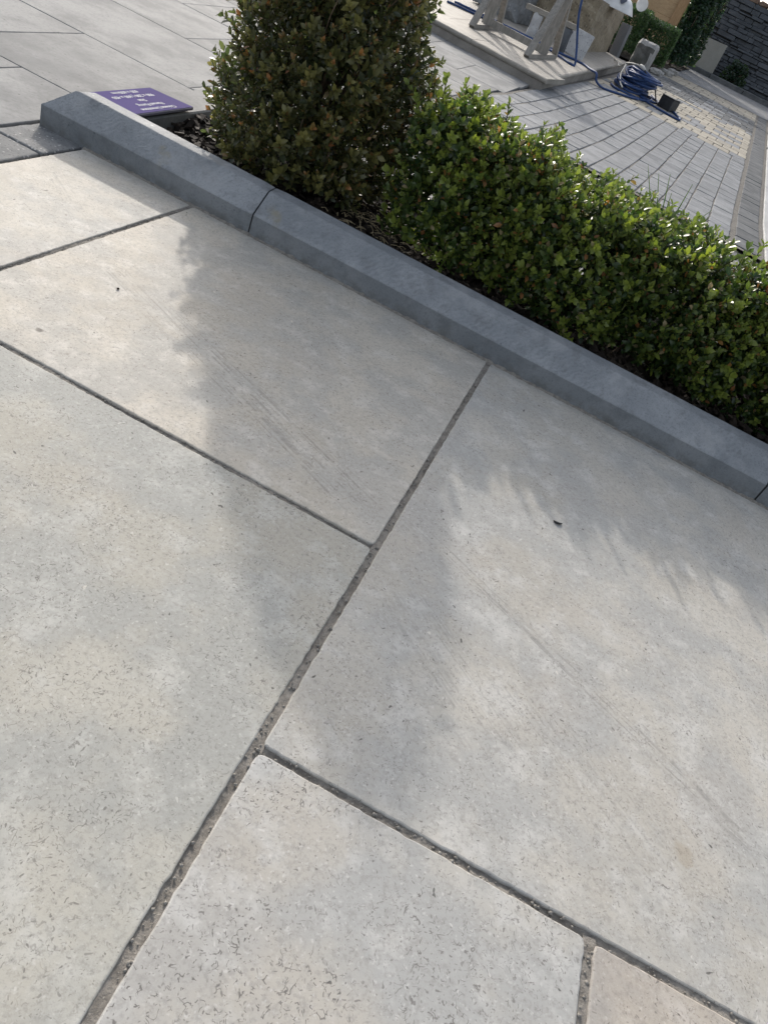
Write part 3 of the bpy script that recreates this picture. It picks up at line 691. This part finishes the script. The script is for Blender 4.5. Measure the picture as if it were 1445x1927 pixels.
# pale concrete apron with a drain gap, right of the border
def apron(v0, v1, label):
    b = MB(); Q = quad(1.525, 3.4, v0, v1)
    me = slab_mesh('concrete_slab', Q, M['concrete'], .004, .03, .004, .004, .1, .0006, True, .0005); o = obj('concrete_slab', me); tag(o, label, 'slab', 'pale concrete slabs beside the yard')
apron(-.9, 1.55, 'pale concrete slab beside the dark block border, next to the planter'); apron(1.556, 4.06, 'pale concrete slab on the planter side of the dark drain'); apron(4.20, 7.5, 'pale concrete slab beyond the dark drain')
Q = quad(1.50, 3.4, 4.065, 4.195); me = slab_mesh('drain_channel', Q, M['black_plastic'], -.012, .03, .003, .002, .1, 0, True, .0); o = obj('drain_channel', me); tag(o, 'dark sunken drain channel between two pale concrete slabs', 'drain')
# grey roadway beyond the blocks
b = MB()
for v in (7.62, 9.0, 10.4):
    for u in (-.6, 6): x, y_ = uv(u, v); b.v.append((x, y_, ramp(y_) + .002))
b.f = [(0, 1, 3, 2), (2, 3, 5, 4)]; b.m = [0, 0]; b.build('road', M['tarmac'], None, False, 'structure')

# ------------------------------------------------------------------ granite step
ST = .07
A_, B_, C_, D_ = Vector((-.612, 5.165)), Vector((-2.4, 5.50)), Vector((-.395, 9.15)), Vector((-2.4, 9.4))
step = thing('stone_step', 'low granite step with rounded nosing beside the block paved yard', 'step', (-1.4, 7.2, ramp(7.2)))
SL = Vector(step.location)
def sv(p, h): return (p.x - SL.x, p.y - SL.y, ramp(p.y) + h - SL.z)
inn = .018
b = MB()
P = [A_ + Vector((-inn, inn)), C_ + Vector((-inn, -inn)), D_ + Vector((0, -inn)), B_ + Vector((0, inn))]
b.add([sv(p, -.03) for p in P] + [sv(p, ST - .028) for p in P], [(0, 1, 5, 4), (1, 2, 6, 5), (2, 3, 7, 6), (3, 0, 4, 7), (4, 5, 6, 7)]); b.build('riser', M['step_dark'], step)
def coping(p0, p1, inward, width, mat):
    """A length of bullnosed coping from p0 to p1; inward is the unit vector to the back of the step."""
    prof = [(0.0, -.014)]; prof += [(.014 - .014 * math.sin(t), -.014 + .014 * math.cos(t)) for t in (1.2, .8, .4, 0)]
    prof = [(.012, -.028), (.004, -.024), (.0, -.015), (.003, -.006), (.012, -.001), (.024, 0), (width, 0), (width, -.028)]
    b = MB(); n = len(prof); d = (p1 - p0); k = 8
    for i in range(k + 1):
        p = p0 + d * (i / k)
        for w, h in prof: b.v.append(sv(p + inward * w, ST + h + random.gauss(0, .0004)))
    for i in range(k):
        for q in range(n): b.f.append((i * n + q, i * n + n + q, i * n + n + (q + 1) % n, i * n + (q + 1) % n))
    b.f += [tuple(range(n - 1, -1, -1)), tuple(k * n + q for q in range(n))]; b.m = [0] * len(b.f)
    b.build('coping_stone', mat, step)
fd = (B_ - A_).normalized(); fin_ = Vector((-fd.y, fd.x)); fin_ = fin_ if fin_.y > 0 else -fin_
rd = (C_ - A_).normalized(); rin = Vector((-rd.y, rd.x)); rin = rin if rin.x < 0 else -rin
s0 = 0.0
for L in (.55, .62, .64): coping(A_ + fd * s0 + (Vector((0, 0))), A_ + fd * (s0 + L - .003), fin_, .36, M['step']); s0 += L
# side copings start behind the front one
s0 = .372
for L in (.95, 1.2, 1.42): coping(A_ + rd * s0, A_ + rd * (s0 + L - .003), rin, .30, M['step']); s0 += L
for r in range(3):
    for c in range(3):
        p = A_ + rin * (.303 + .55 * c) + rd * (.42 + 1.15 * r)
        Q = [p, p + rin * .546, p + rin * .546 + rd * 1.145, p + rd * 1.145]
        b = MB(); b.add([sv(q, ST - .028) for q in Q] + [sv(q, ST - .001) for q in Q], [(0, 1, 5, 4), (1, 2, 6, 5), (2, 3, 7, 6), (3, 0, 4, 7), (4, 5, 6, 7)]); b.build('tread_slab', M['step'], step)
def top_at(y): return ramp(y) + ST

# ------------------------------------------------------------------ timber trestle on the step
def beam(b, p0, p1, w, t, side):
    """Rectangular bar p0->p1; side = direction of the width w."""
    p0, p1 = Vector(p0), Vector(p1); d = (p1 - p0).normalized(); s = Vector(side); s = (s - d * s.dot(d)).normalized(); n_ = d.cross(s)
    P = []
    for p in (p0, p1):
        for a, c in ((-1, -1), (1, -1), (1, 1), (-1, 1)): P.append(tuple(p + s * (a * w / 2) + n_ * (c * t / 2)))
    b.add(P, [(3, 2, 1, 0), (4, 5, 6, 7), (0, 1, 5, 4), (1, 2, 6, 5), (2, 3, 7, 6), (3, 0, 4, 7)])
tr = thing('timber_trestle', 'weathered grey timber trestle of two triangular frames standing on the granite step', 'trestle', (-1.05, 6.0, top_at(6.0)))
TL = Vector(tr.location)
def tp(x, y, h): return Vector((x, y, top_at(y) + h)) - TL
for (xf, yf, xr, yr) in ((-.857, 5.66, -.775, 6.36), (-1.295, 5.78, -1.245, 6.42)):
    xm, ym = (xf + xr) / 2 - .004, (yf + yr) / 2; ap = tp(xm, ym, .47)
    side = Vector((1, -.1, 0))
    def bm(name, p0, p1, w, t): b = MB(); beam(b, p0, p1, w, t, side); b.build(name, M['oak'], tr)
    bm('front_leg', tp(xf, yf, .006), ap + Vector((0, -.03, -.01)), .040, .030); bm('rear_leg', tp(xr, yr, .006), ap + Vector((0, .03, -.01)), .040, .030)
    bm('foot_rail', tp(xf, yf + .01, .013), tp(xr, yr - .01, .013), .034, .026)
    b = MB(); beam(b, tp(xm, ym, .024), ap + Vector((0, 0, .0)), .075, .020, Vector((1, 0, 0))); b.build('centre_post', M['oak'], tr)
b = MB(); beam(b, tp(-1.262, 6.10, .047), tp(-.822, 6.01, .047), .020, .044, Vector((0, 1, 0))); b.build('stretcher', M['oak'], tr)
b = MB(); beam(b, tp(-1.36, 6.11, .492), tp(-.72, 5.99, .492), .05, .045, Vector((0, 1, 0))); b.build('top_beam', M['oak'], tr)

# ------------------------------------------------------------------ granite pieces stacked on the step
def rough_block(name, c, size, mat, label, cat, rz=0, j=.006, sub=5, group=None, bev=.015):
    """Block with cleft faces: a gridded box with pushed vertices and worn corners."""
    import bmesh
    bm_ = bmesh.new(); bmesh.ops.create_cube(bm_, size=1.0)
    bmesh.ops.subdivide_edges(bm_, edges=bm_.edges[:], cuts=sub, use_grid_fill=True)
    hx, hy, hz = (s / 2 for s in size)
    for v in bm_.verts:
        p = Vector((v.co.x * size[0], v.co.y * size[1], v.co.z * size[2]))
        e = sum(1 for q, h in ((abs(p.x), hx), (abs(p.y), hy), (abs(p.z), hz)) if q > h - 1e-5)
        if e >= 2: p *= 1 - bev / max(size) * (1.5 if e == 3 else 1)
        p += Vector((random.gauss(0, j), random.gauss(0, j), random.gauss(0, j) * (0.0 if p.z < -hz + 1e-4 else 1)))
        v.co = p + Vector((0, 0, hz))
    me = bpy.data.meshes.new(name); bm_.to_mesh(me); bm_.free(); me.materials.append(mat)
    o = obj(name, me); o.location = c; o.rotation_euler = (0, 0, rz); tag(o, label, cat, group); return o
rough_block('granite_block', (-.985, 8.42, top_at(8.42) - .02), (.58, 1.36, .395), M['buff_granite'], 'large buff granite block with rough pebbled faces standing on the step', 'stone block', math.radians(-5), .004, 7)
rough_block('granite_block', (-1.50, 7.75, top_at(7.75) - .008), (.44, .60, .42), M['grey_granite'], 'rough grey granite block behind the trestle, beside the larger buff block', 'stone block', math.radians(-8), .008, 6)
b = MB(); b.bbox(-.215, .215, -.022, .022, -.019, .019, .004, 0, None, .002); o = b.build('granite_bar', M['step']); o.location = (-.99, 6.93, .3255); o.rotation_euler = (0, math.radians(-1.5), math.radians(-3)); tag(o, 'pale buff granite bar laid across small offcuts behind the trestle', 'stone bar')
h0 = top_at(6.93)
rough_block('granite_offcut', (-1.09, 6.95, h0 - .004), (.075, .09, .300 - h0 + .01), M['white_granite'], 'small speckled granite offcut propping one end of the granite bar', 'offcut', .1, .003, 3, None, .008)
rough_block('granite_offcut', (-.835, 6.95, h0 - .004), (.075, .10, .306 - h0 + .01), M['slate'], 'dark stone offcut propping the granite bar beside the white speckled slab', 'offcut', -.05, .003, 3, None, .008)
b = MB(); b.bbox(-.09, .09, -.014, .014, 0, .185, .002, 0, None, .001); o = b.build('granite_slab', M['white_granite']); o.location = (-.742, 7.16, top_at(7.16) - .003); o.rotation_euler = (math.radians(-9), math.radians(3), math.radians(-4)); tag(o, 'white speckled granite slab leaning towards the large buff block', 'stone slab')
b = MB(); b.bbox(-.045, .045, -.10, .10, 0, .295, .003, 0, None, .001); o = b.build('slate_panel', M['slate_pale']); o.location = (-.565, 9.24, top_at(9.0) - .012); o.rotation_euler = (math.radians(0), math.radians(-3), math.radians(-4)); tag(o, 'grey slate panel standing upright at the corner of the buff granite block', 'stone panel')

# white printed sack and round lid on the block
zt = top_at(8.3) + .366
sack = thing('printed_sack', 'white plastic sack with red and dark print lying on the buff granite block', 'sack', (-.70, 8.25, zt)); sack.rotation_euler = (0, 0, math.radians(-6))
b = MB(); nu, nv = 14, 9
for j in range(nv + 1):
    for i in range(nu + 1):
        s, t = i / nu * 2 - 1, j / nv * 2 - 1; hgt = .105 * (1 - abs(s) ** 6) * (1 - abs(t) ** 4) ** .5 + .004
        b.v.append((s * .17, t * .14, hgt + .006 * math.sin(s * 11 + t * 4) * (1 - abs(s)) + random.gauss(0, .002)))
for j in range(nv):
    for i in range(nu): a = j * (nu + 1) + i; b.f.append((a, a + 1, a + nu + 2, a + nu + 1)); b.m.append(0)
o0 = len(b.v)
ringv = [i for i in range(nu + 1)] + [(nu + 1) * j + nu for j in range(1, nv + 1)] + [(nu + 1) * nv + i for i in range(nu - 1, -1, -1)] + [(nu + 1) * j for j in range(nv - 1, 0, -1)]
for q in ringv: x_, y_, z_ = b.v[q]; b.v.append((x_, y_, 0.0))
for q in range(len(ringv)): b.f.append((ringv[q], o0 + q, o0 + (q + 1) % len(ringv), ringv[(q + 1) % len(ringv)])); b.m.append(0)
b.build('bag', M['bag'], sack, True)
def sackpatch(name, mat, s0, s1, t0, t1, disc=False):
    b = MB(); k = 8
    for j in range(k + 1):
        for i in range(k + 1):
            s = s0 + (s1 - s0) * i / k; t = t0 + (t1 - t0) * j / k
            if disc:
                a_, c_ = i / k * 2 - 1, j / k * 2 - 1; m_ = max(abs(a_), abs(c_)); l_ = math.hypot(a_, c_) or 1; s = (s0 + s1) / 2 + (s1 - s0) / 2 * a_ * m_ / l_; t = (t0 + t1) / 2 + (t1 - t0) / 2 * c_ * m_ / l_
            hgt = .105 * (1 - abs(s) ** 6) * (1 - abs(t) ** 4) ** .5 + .004; b.v.append((s * .17 * 1.012, t * .14 * 1.012, hgt + .0085 + .006 * math.sin(s * 11 + t * 4) * (1 - abs(s))))
    for j in range(k):
        for i in range(k): a = j * (k + 1) + i; b.f.append((a, a + 1, a + k + 2, a + k + 1)); b.m.append(0)
    b.build(name, mat, sack, True)
sackpatch('red_print', M['red_print'], -.75, -.15, -.97, -.70); sackpatch('dark_print', M['dark_print'], .25, .62, -.97, -.62, True)
lid = MB(); lid.tube([(0, -.006, 0), (0, .006, 0)], .052, 28); lid = lid.build('round_lid', M['bag'], None); lid.location = (-.490, 8.43, zt + .115); lid.rotation_euler = (math.radians(12), 0, math.radians(10)); tag(lid, 'round white lid standing on edge at the end of the printed sack', 'lid')

# ------------------------------------------------------------------ blue hose and cables
def gp(x, y, h=.008): return Vector((x, y, ramp(y) + h))
def tpw(x, y, h=.008): return Vector((x, y, top_at(y) + h))
hose = thing('blue_hose', 'long blue hose running over the granite step and coiled on the paving', 'hose', (-.2, 7.3, ramp(7.3)))
HL = Vector(hose.location)
def hpath(name, P, r=.0085, mat='hose', n=8, k=8): b = MB(); b.tube([p - HL for p in spline(P, n)], r, k); return b.build(name, M[mat], hose, True)
hpath('trailing_run', [Vector((-.80, 6.46, .62)), Vector((-.75, 6.47, .42)), Vector((-.665, 6.50, .235)), tpw(-.625, 6.48, .012), tpw(-.66, 6.46), tpw(-.74, 6.55), tpw(-.90, 6.72), tpw(-1.10, 6.74), tpw(-1.34, 6.62), tpw(-1.7, 6.5)])
hpath('trailing_run', [tpw(-1.7, 6.72), tpw(-1.32, 6.80), tpw(-1.0, 6.82), tpw(-.80, 6.80), tpw(-.66, 6.86), tpw(-.58, 6.82), tpw(-.52, 6.70, .01), tpw(-.462, 6.62, .012), Vector((-.435, 6.60, ramp(6.6) + .04)), gp(-.37, 6.72), gp(-.25, 6.86), gp(-.10, 7.1)])
for k in range(24):                                            # the loose coil
    a0 = random.uniform(0, 6.28); rx, ry = random.uniform(.115, .15), random.uniform(.22, .36); z = .01 + k * .006; P = []
    tx, ty = random.gauss(.0, .10), random.gauss(.03, .05); cx_, cy_ = -.215 + random.gauss(0, .012) + k * .003, 7.56 + random.gauss(0, .03)
    for q in range(9):
        a = a0 + q / 8 * 6.283; P.append(Vector((cx_ + rx * math.cos(a), cy_ + ry * math.sin(a), ramp(cy_) + max(.009, z + rx * math.cos(a) * tx + ry * math.sin(a) * ty))))
    hpath('coil', P, .0085, 'hose', 6, 7)
hpath('coil', [gp(-.36, 7.26), gp(-.30, 7.14), gp(-.16, 7.15), gp(-.06, 7.22), gp(.0, 7.4, .02), gp(-.05, 7.7)], .0085)
hpath('free_end', [gp(-.10, 7.28, .02), gp(.0, 7.22), gp(.12, 7.15), gp(.245, 7.10), gp(.275, 7.15), gp(.25, 7.32), gp(.16, 7.55), gp(-.03, 7.75)], .0085)
hpath('free_end', [gp(-.08, 7.34, .018), gp(.02, 7.45), gp(.06, 7.62), gp(-.02, 7.9)], .0085)
wc = thing('white_cable', 'off-white cable with a plug draped over the blue hose coil', 'cable', (-.35, 7.8, ramp(7.8)))
b = MB(); WL = Vector(wc.location)
P = [tpw(-.50, 8.6), tpw(-.445, 8.35, .012), tpw(-.405, 8.05, .012), Vector((-.345, 7.7, ramp(7.7) + .14)), gp(-.335, 7.45, .09), gp(-.30, 7.25, .05), gp(-.26, 7.16, .03)]
b.tube([p - WL for p in spline(P, 8)], .006, 7); b.build('cord', M['white_cable'], wc, True)
b = MB(); P = [tpw(-.405, 8.1, .012), Vector((-.35, 7.95, ramp(7.9) + .14)), Vector((-.27, 7.85, ramp(7.85) + .165)), Vector((-.215, 7.80, ramp(7.8) + .17))]
b.tube([p - WL for p in spline(P, 8)], .006, 7); b.build('cord', M['white_cable'], wc, True)
b = MB(); b.tube([Vector((-.235, 7.81, ramp(7.8) + .172)) - WL, Vector((-.205, 7.79, ramp(7.8) + .170)) - WL, Vector((-.175, 7.77, ramp(7.8) + .160)) - WL], [.013, .017, .011], 8); b.build('plug', M['white_cable'], wc, True)
bc = MB(); P = [Vector((-.180, 7.772, ramp(7.8) + .162)), Vector((-.125, 7.73, ramp(7.7) + .13)), Vector((-.05, 7.68, ramp(7.7) + .11)), Vector((.0, 7.6, ramp(7.6) + .06)), gp(.04, 7.5, .014), gp(.075, 7.42, .012)]
bc.tube(spline(P, 8), .0055, 7); bc = bc.build('black_cable', M['black_rubber'], None, True); tag(bc, 'thin black cable arching from the white plug to the black box', 'cable')
pb = thing('power_box', 'small black square plastic box on the buff block paving beside the hose', 'box', (.140, 7.47, ramp(7.47) - .002), math.radians(-28))
b = MB(); b.bbox(-.062, .062, -.062, .062, 0, .088, .004); b.build('case', M['black_plastic'], pb)
b = MB(); b.bbox(-.064, .064, -.064, .064, .0885, .097, .003); b.build('lid', M['black_plastic'], pb)

# ------------------------------------------------------------------ standing stone
st = rough_block('standing_stone', (-.30, 9.72, ramp(9.7) - .005), (.205, .36, .285), M['boulder'], 'short dark standing stone with pale worn edges beside the step', 'standing stone', math.radians(-5), .0035, 6, None, .03)
st.data.materials.append(M['boulder_edge'])
for p in st.data.polygons:
    if p.normal.z > .35 or p.normal.x > .55: p.material_index = 1
# a row of rough stones edging the bed
for k, (x, y, L) in enumerate(((-.10, 10.55, .13), (.0, 11.2, .14), (.075, 11.85, .12))):
    rough_block('edging_rock', (x, y, ramp(y) - .006), (L, .36, .05), M['boulder_edge'], ('rough pale edging rock closest to the standing stone', 'rough pale edging rock between two other edging rocks', 'rough pale edging rock closest to the dark evergreens')[k], 'rock', math.radians(-8), .005, 4, 'rocks edging the hedge bed', .02)
b = MB()
for (x, y_) in ((-2.2, 10.2), (-.2, 10.45), (.1, 12.2), (.3, 14.6), (-2.2, 14.6)): b.v.append((x, y_, ramp(y_) + .012))
b.f = [(0, 1, 2, 3, 4)]; b.m = [0]; b.build('planting_bed', M['soil'], None, False, 'structure')

# ------------------------------------------------------------------ background shrubs
def leafy(root, pts_n, leaf, mat, shape, tint):
    A0 = leaf_arrays(leaf, leaf * .24, .3, .2); V = np.empty((pts_n, 8, 3)); T = np.empty((pts_n, 8, 4))
    for i in range(pts_n):
        p, n_ = shape(); d = dirv(n_, .4, .55); Rm = np.array(Matrix(rot_to(d, random.uniform(0, 6.28)).tolist()) @ Matrix.Rotation(random.uniform(.5, 1.3), 3, 'X'))
        V[i] = A0 @ (Rm * random.uniform(.7, 1.2)).T + np.array(p) - np.array(root.location); T[i] = (min(1, max(0, random.gauss(tint, .2))), 0, 0, 1)
    F = (LT[None] + (np.arange(pts_n) * 8)[:, None, None]).reshape(-1, 3)
    obj('foliage', np_mesh('foliage', V.reshape(-1, 3), F, T.reshape(-1, 4), mat), root, 'stuff')
def trunk(root, h, r, nb=7, spread=.2):
    b = MB(); b.tube([(0, 0, -.02), (.01, 0, h * .4), (0, .01, h * .85)], [r, r * .8, r * .4], 7); b.build('trunk', M['stem'], root, True)
    for i in range(nb):
        a = random.uniform(0, 6.28); b = MB(); b.tube([(0, 0, h * .15), (spread * .5 * math.cos(a), spread * .5 * math.sin(a), h * .45), (spread * math.cos(a), spread * math.sin(a), h * .8)], [r * .5, r * .35, r * .15], 5); b.build('branch', M['stem'], root, True)
for k, (xc, yc, w, h) in enumerate(((-.72, 11.15, .24, .46), (-.34, 11.30, .25, .42))):
    rt = thing('green_hedge_plant', ('clipped green hedge plant growing behind the buff granite block', 'clipped green hedge plant between the standing stone and the cedar panel')[k], 'hedge plant', (xc, yc, ramp(yc) + .01), 0, 'green hedge before the cedar panel')
    def shp(xc=xc, yc=yc, w=w, h=h):
        a, c, e = random.uniform(-1, 1), random.uniform(-1, 1), random.random(); q = random.random(); dd = random.random() ** 2 * .06
        hh = h * (1 + .07 * math.sin(a * 7 + c * 3))
        if q < .5: return (xc + a * w, yc - .34 + dd + .02 * math.sin(a * 9), ramp(yc) + .04 + e * (hh - .04)), (0, -1, .2)
        if q < .78: return (xc + a * w, yc + c * .34, ramp(yc) + hh - dd), (0, 0, 1)
        return (xc + (w - dd) * (1 if q < .93 else -1), yc + c * .34, ramp(yc) + .04 + e * (hh - .04)), (1 if q < .93 else -1, 0, .2)
    leafy(rt, 9000, .026, M['leaf_far'], shp, .5); trunk(rt, h * .8, .014)
for k, (xc, yc, rx, h) in enumerate(((-.02, 13.0, .17, 1.00), (.10, 14.2, .20, 1.45), (-.22, 14.3, .28, 1.6))):
    rt = thing('dark_evergreen', ('dark glossy evergreen shrub right beside the cedar panel', 'taller dark evergreen shrub in front of the slate wall by the leaning slab', 'tall dark evergreen shrub standing behind the cedar panel edge')[k], 'shrub', (xc, yc, ramp(yc) + .01), 0, 'dark evergreens beside the slate wall')
    def shp(xc=xc, yc=yc, rx=rx, h=h):
        a = random.uniform(0, 6.28); z = random.random(); r = rx * (1 - .35 * z ** 2) * (1 + .14 * math.sin(a * 5 + z * 12)) * random.uniform(.6, 1) ; 
        return (xc + r * math.cos(a), yc + r * math.sin(a), ramp(yc) + .06 + z * h), (math.cos(a), math.sin(a), .2)
    leafy(rt, 5200, .055, M['leaf_dark'], shp, .42); trunk(rt, h * .8, .02)

# ------------------------------------------------------------------ cedar panel
cp = thing('cedar_panel', 'tan cedar fence panel of horizontal boards standing behind the green hedge', 'fence panel', (-1.1, 13.0, ramp(13.0)), math.radians(-4))
for k in range(8):
    b = MB(); b.bbox(-1.6, .80, -.012, .012, .16 + k * .165, .16 + k * .165 + .1648, .004); b.build('board', M['cedar'], cp)
for x in (.855, -.4, -1.6): b = MB(); b.bbox(x - .065, x + .065, -.05, -.0125, -.02, 1.52, .004); b.build('post', M['cedar_post'], cp)

# ------------------------------------------------------------------ slate wall, kerb and leaning slab at the back of the yard
wall = thing('slate_wall', 'dark dry-laid slate wall at the back of the yard, topped with rusty stones', 'wall', (1.5, 15.65, ramp(15.65)), math.radians(-5))
b = MB(); b.box(-1.9, 4.5, .06, .4, -.1, 1.08); b.build('core', M['slate'], wall)
z = .0; b = MB(); nst = 0
while z < 1.08:
    h = random.uniform(.035, .075); x = -1.9
    while x < 1.6:
        L = random.uniform(.10, .34); o = random.uniform(-.03, .03)
        if random.random() < .5:
            b2 = MB(); b2.bbox(x + .003, x + L - .003, -.02 + o, .10, z + .002, z + h - .003, .006, 0, None, .004); b2.build('stone', M['slate'], wall)
        else: b.bbox(x + .003, x + L - .003, -.02 + o, .10, z + .002, z + h * random.choice((1, 1, .55)) - .003, .006, 0, None, .004)
        x += L
    z += h
b.build('stonework', M['slate'], wall, False, 'stuff')
x = -1.9
while x < 1.6:
    L = random.uniform(.14, .3); b = MB(); b.bbox(x, x + L - .008, -.04, .36, 1.11, 1.11 + random.uniform(.05, .10), .02, 0, None, .008); b.build('cap_stone', M['rust_stone'], wall); x += L
wk = strip('wall_kerb', 0, 1, [0, 1], 0, M['block_grey']); bpy.data.objects.remove(wk)
wk = thing('stone_kerb', 'grey kerb stones along the foot of the slate wall', 'kerb', (1.5, 14.95, ramp(14.95)), math.radians(-10))
for k in range(6): b = MB(); b.bbox(-1.45 + k * .6, -1.45 + k * .6 + .594, -.07, .07, -.05, .065, .008); b.build('kerb_stone', M['block_dark'], wk)
b = MB(); b.bbox(-.185, .185, -.014, .014, 0, .47, .003); o = b.build('leaning_slab', M['pale_slab']); o.location = (.49, 15.25, ramp(15.3) + .0); o.rotation_euler = (math.radians(-8), math.radians(-2), math.radians(-8)); tag(o, 'plain pale grey slab leaning against the slate wall', 'stone slab')
rt = thing('dark_shrub', 'low dark straggly plant at the foot of the slate wall', 'plant', (1.02, 15.35, ramp(15.3)))
def shp():
    a = random.uniform(0, 6.28); z = random.random(); r = .24 * math.sqrt(random.random()) * (1 - .5 * z); return (1.02 + r * math.cos(a), 15.35 + .5 * r * math.sin(a), ramp(15.3) + .03 + z * .3), (math.cos(a), math.sin(a), .3)
leafy(rt, 700, .06, M['leaf_dark'], shp, .25); trunk(rt, .25, .012, 6, .14)

# ------------------------------------------------------------------ small litter on the terrace
def crumb(name, x, y, r, mat, label, cat):
    b = MB(); A = [random.uniform(.7, 1.3) for _ in range(3)]
    b.add([(r * A[0] * v[0], r * A[1] * v[1], r * .5 * A[2] * (v[2] + .9)) for v in OCT], OCF); o = b.build(name, mat, None, True); o.location = (x, y, 0.0); o.rotation_euler = (0, 0, random.random() * 6); tag(o, label, cat)
crumb('soil_crumb', -.521, .848, .0032, M['bark'], 'small brown crumb of soil on the cream slab among saw scratches', 'crumb')
b = MB(); b.tube(spline([(-.006, 0, .0016), (-.002, -.002, .0022), (.003, -.001, .0022), (.006, .003, .0018)], 4), [.0009, .0012, .0015, .0016, .0017, .0017, .0016, .0016, .0015, .0014, .0012, .0010, .0007], 6)
o = b.build('curled_twig', M['black_rubber'], None, True); o.location = (.160, .853, 0); tag(o, 'tiny black curled twig on the cream slab in front of the hedge', 'twig')
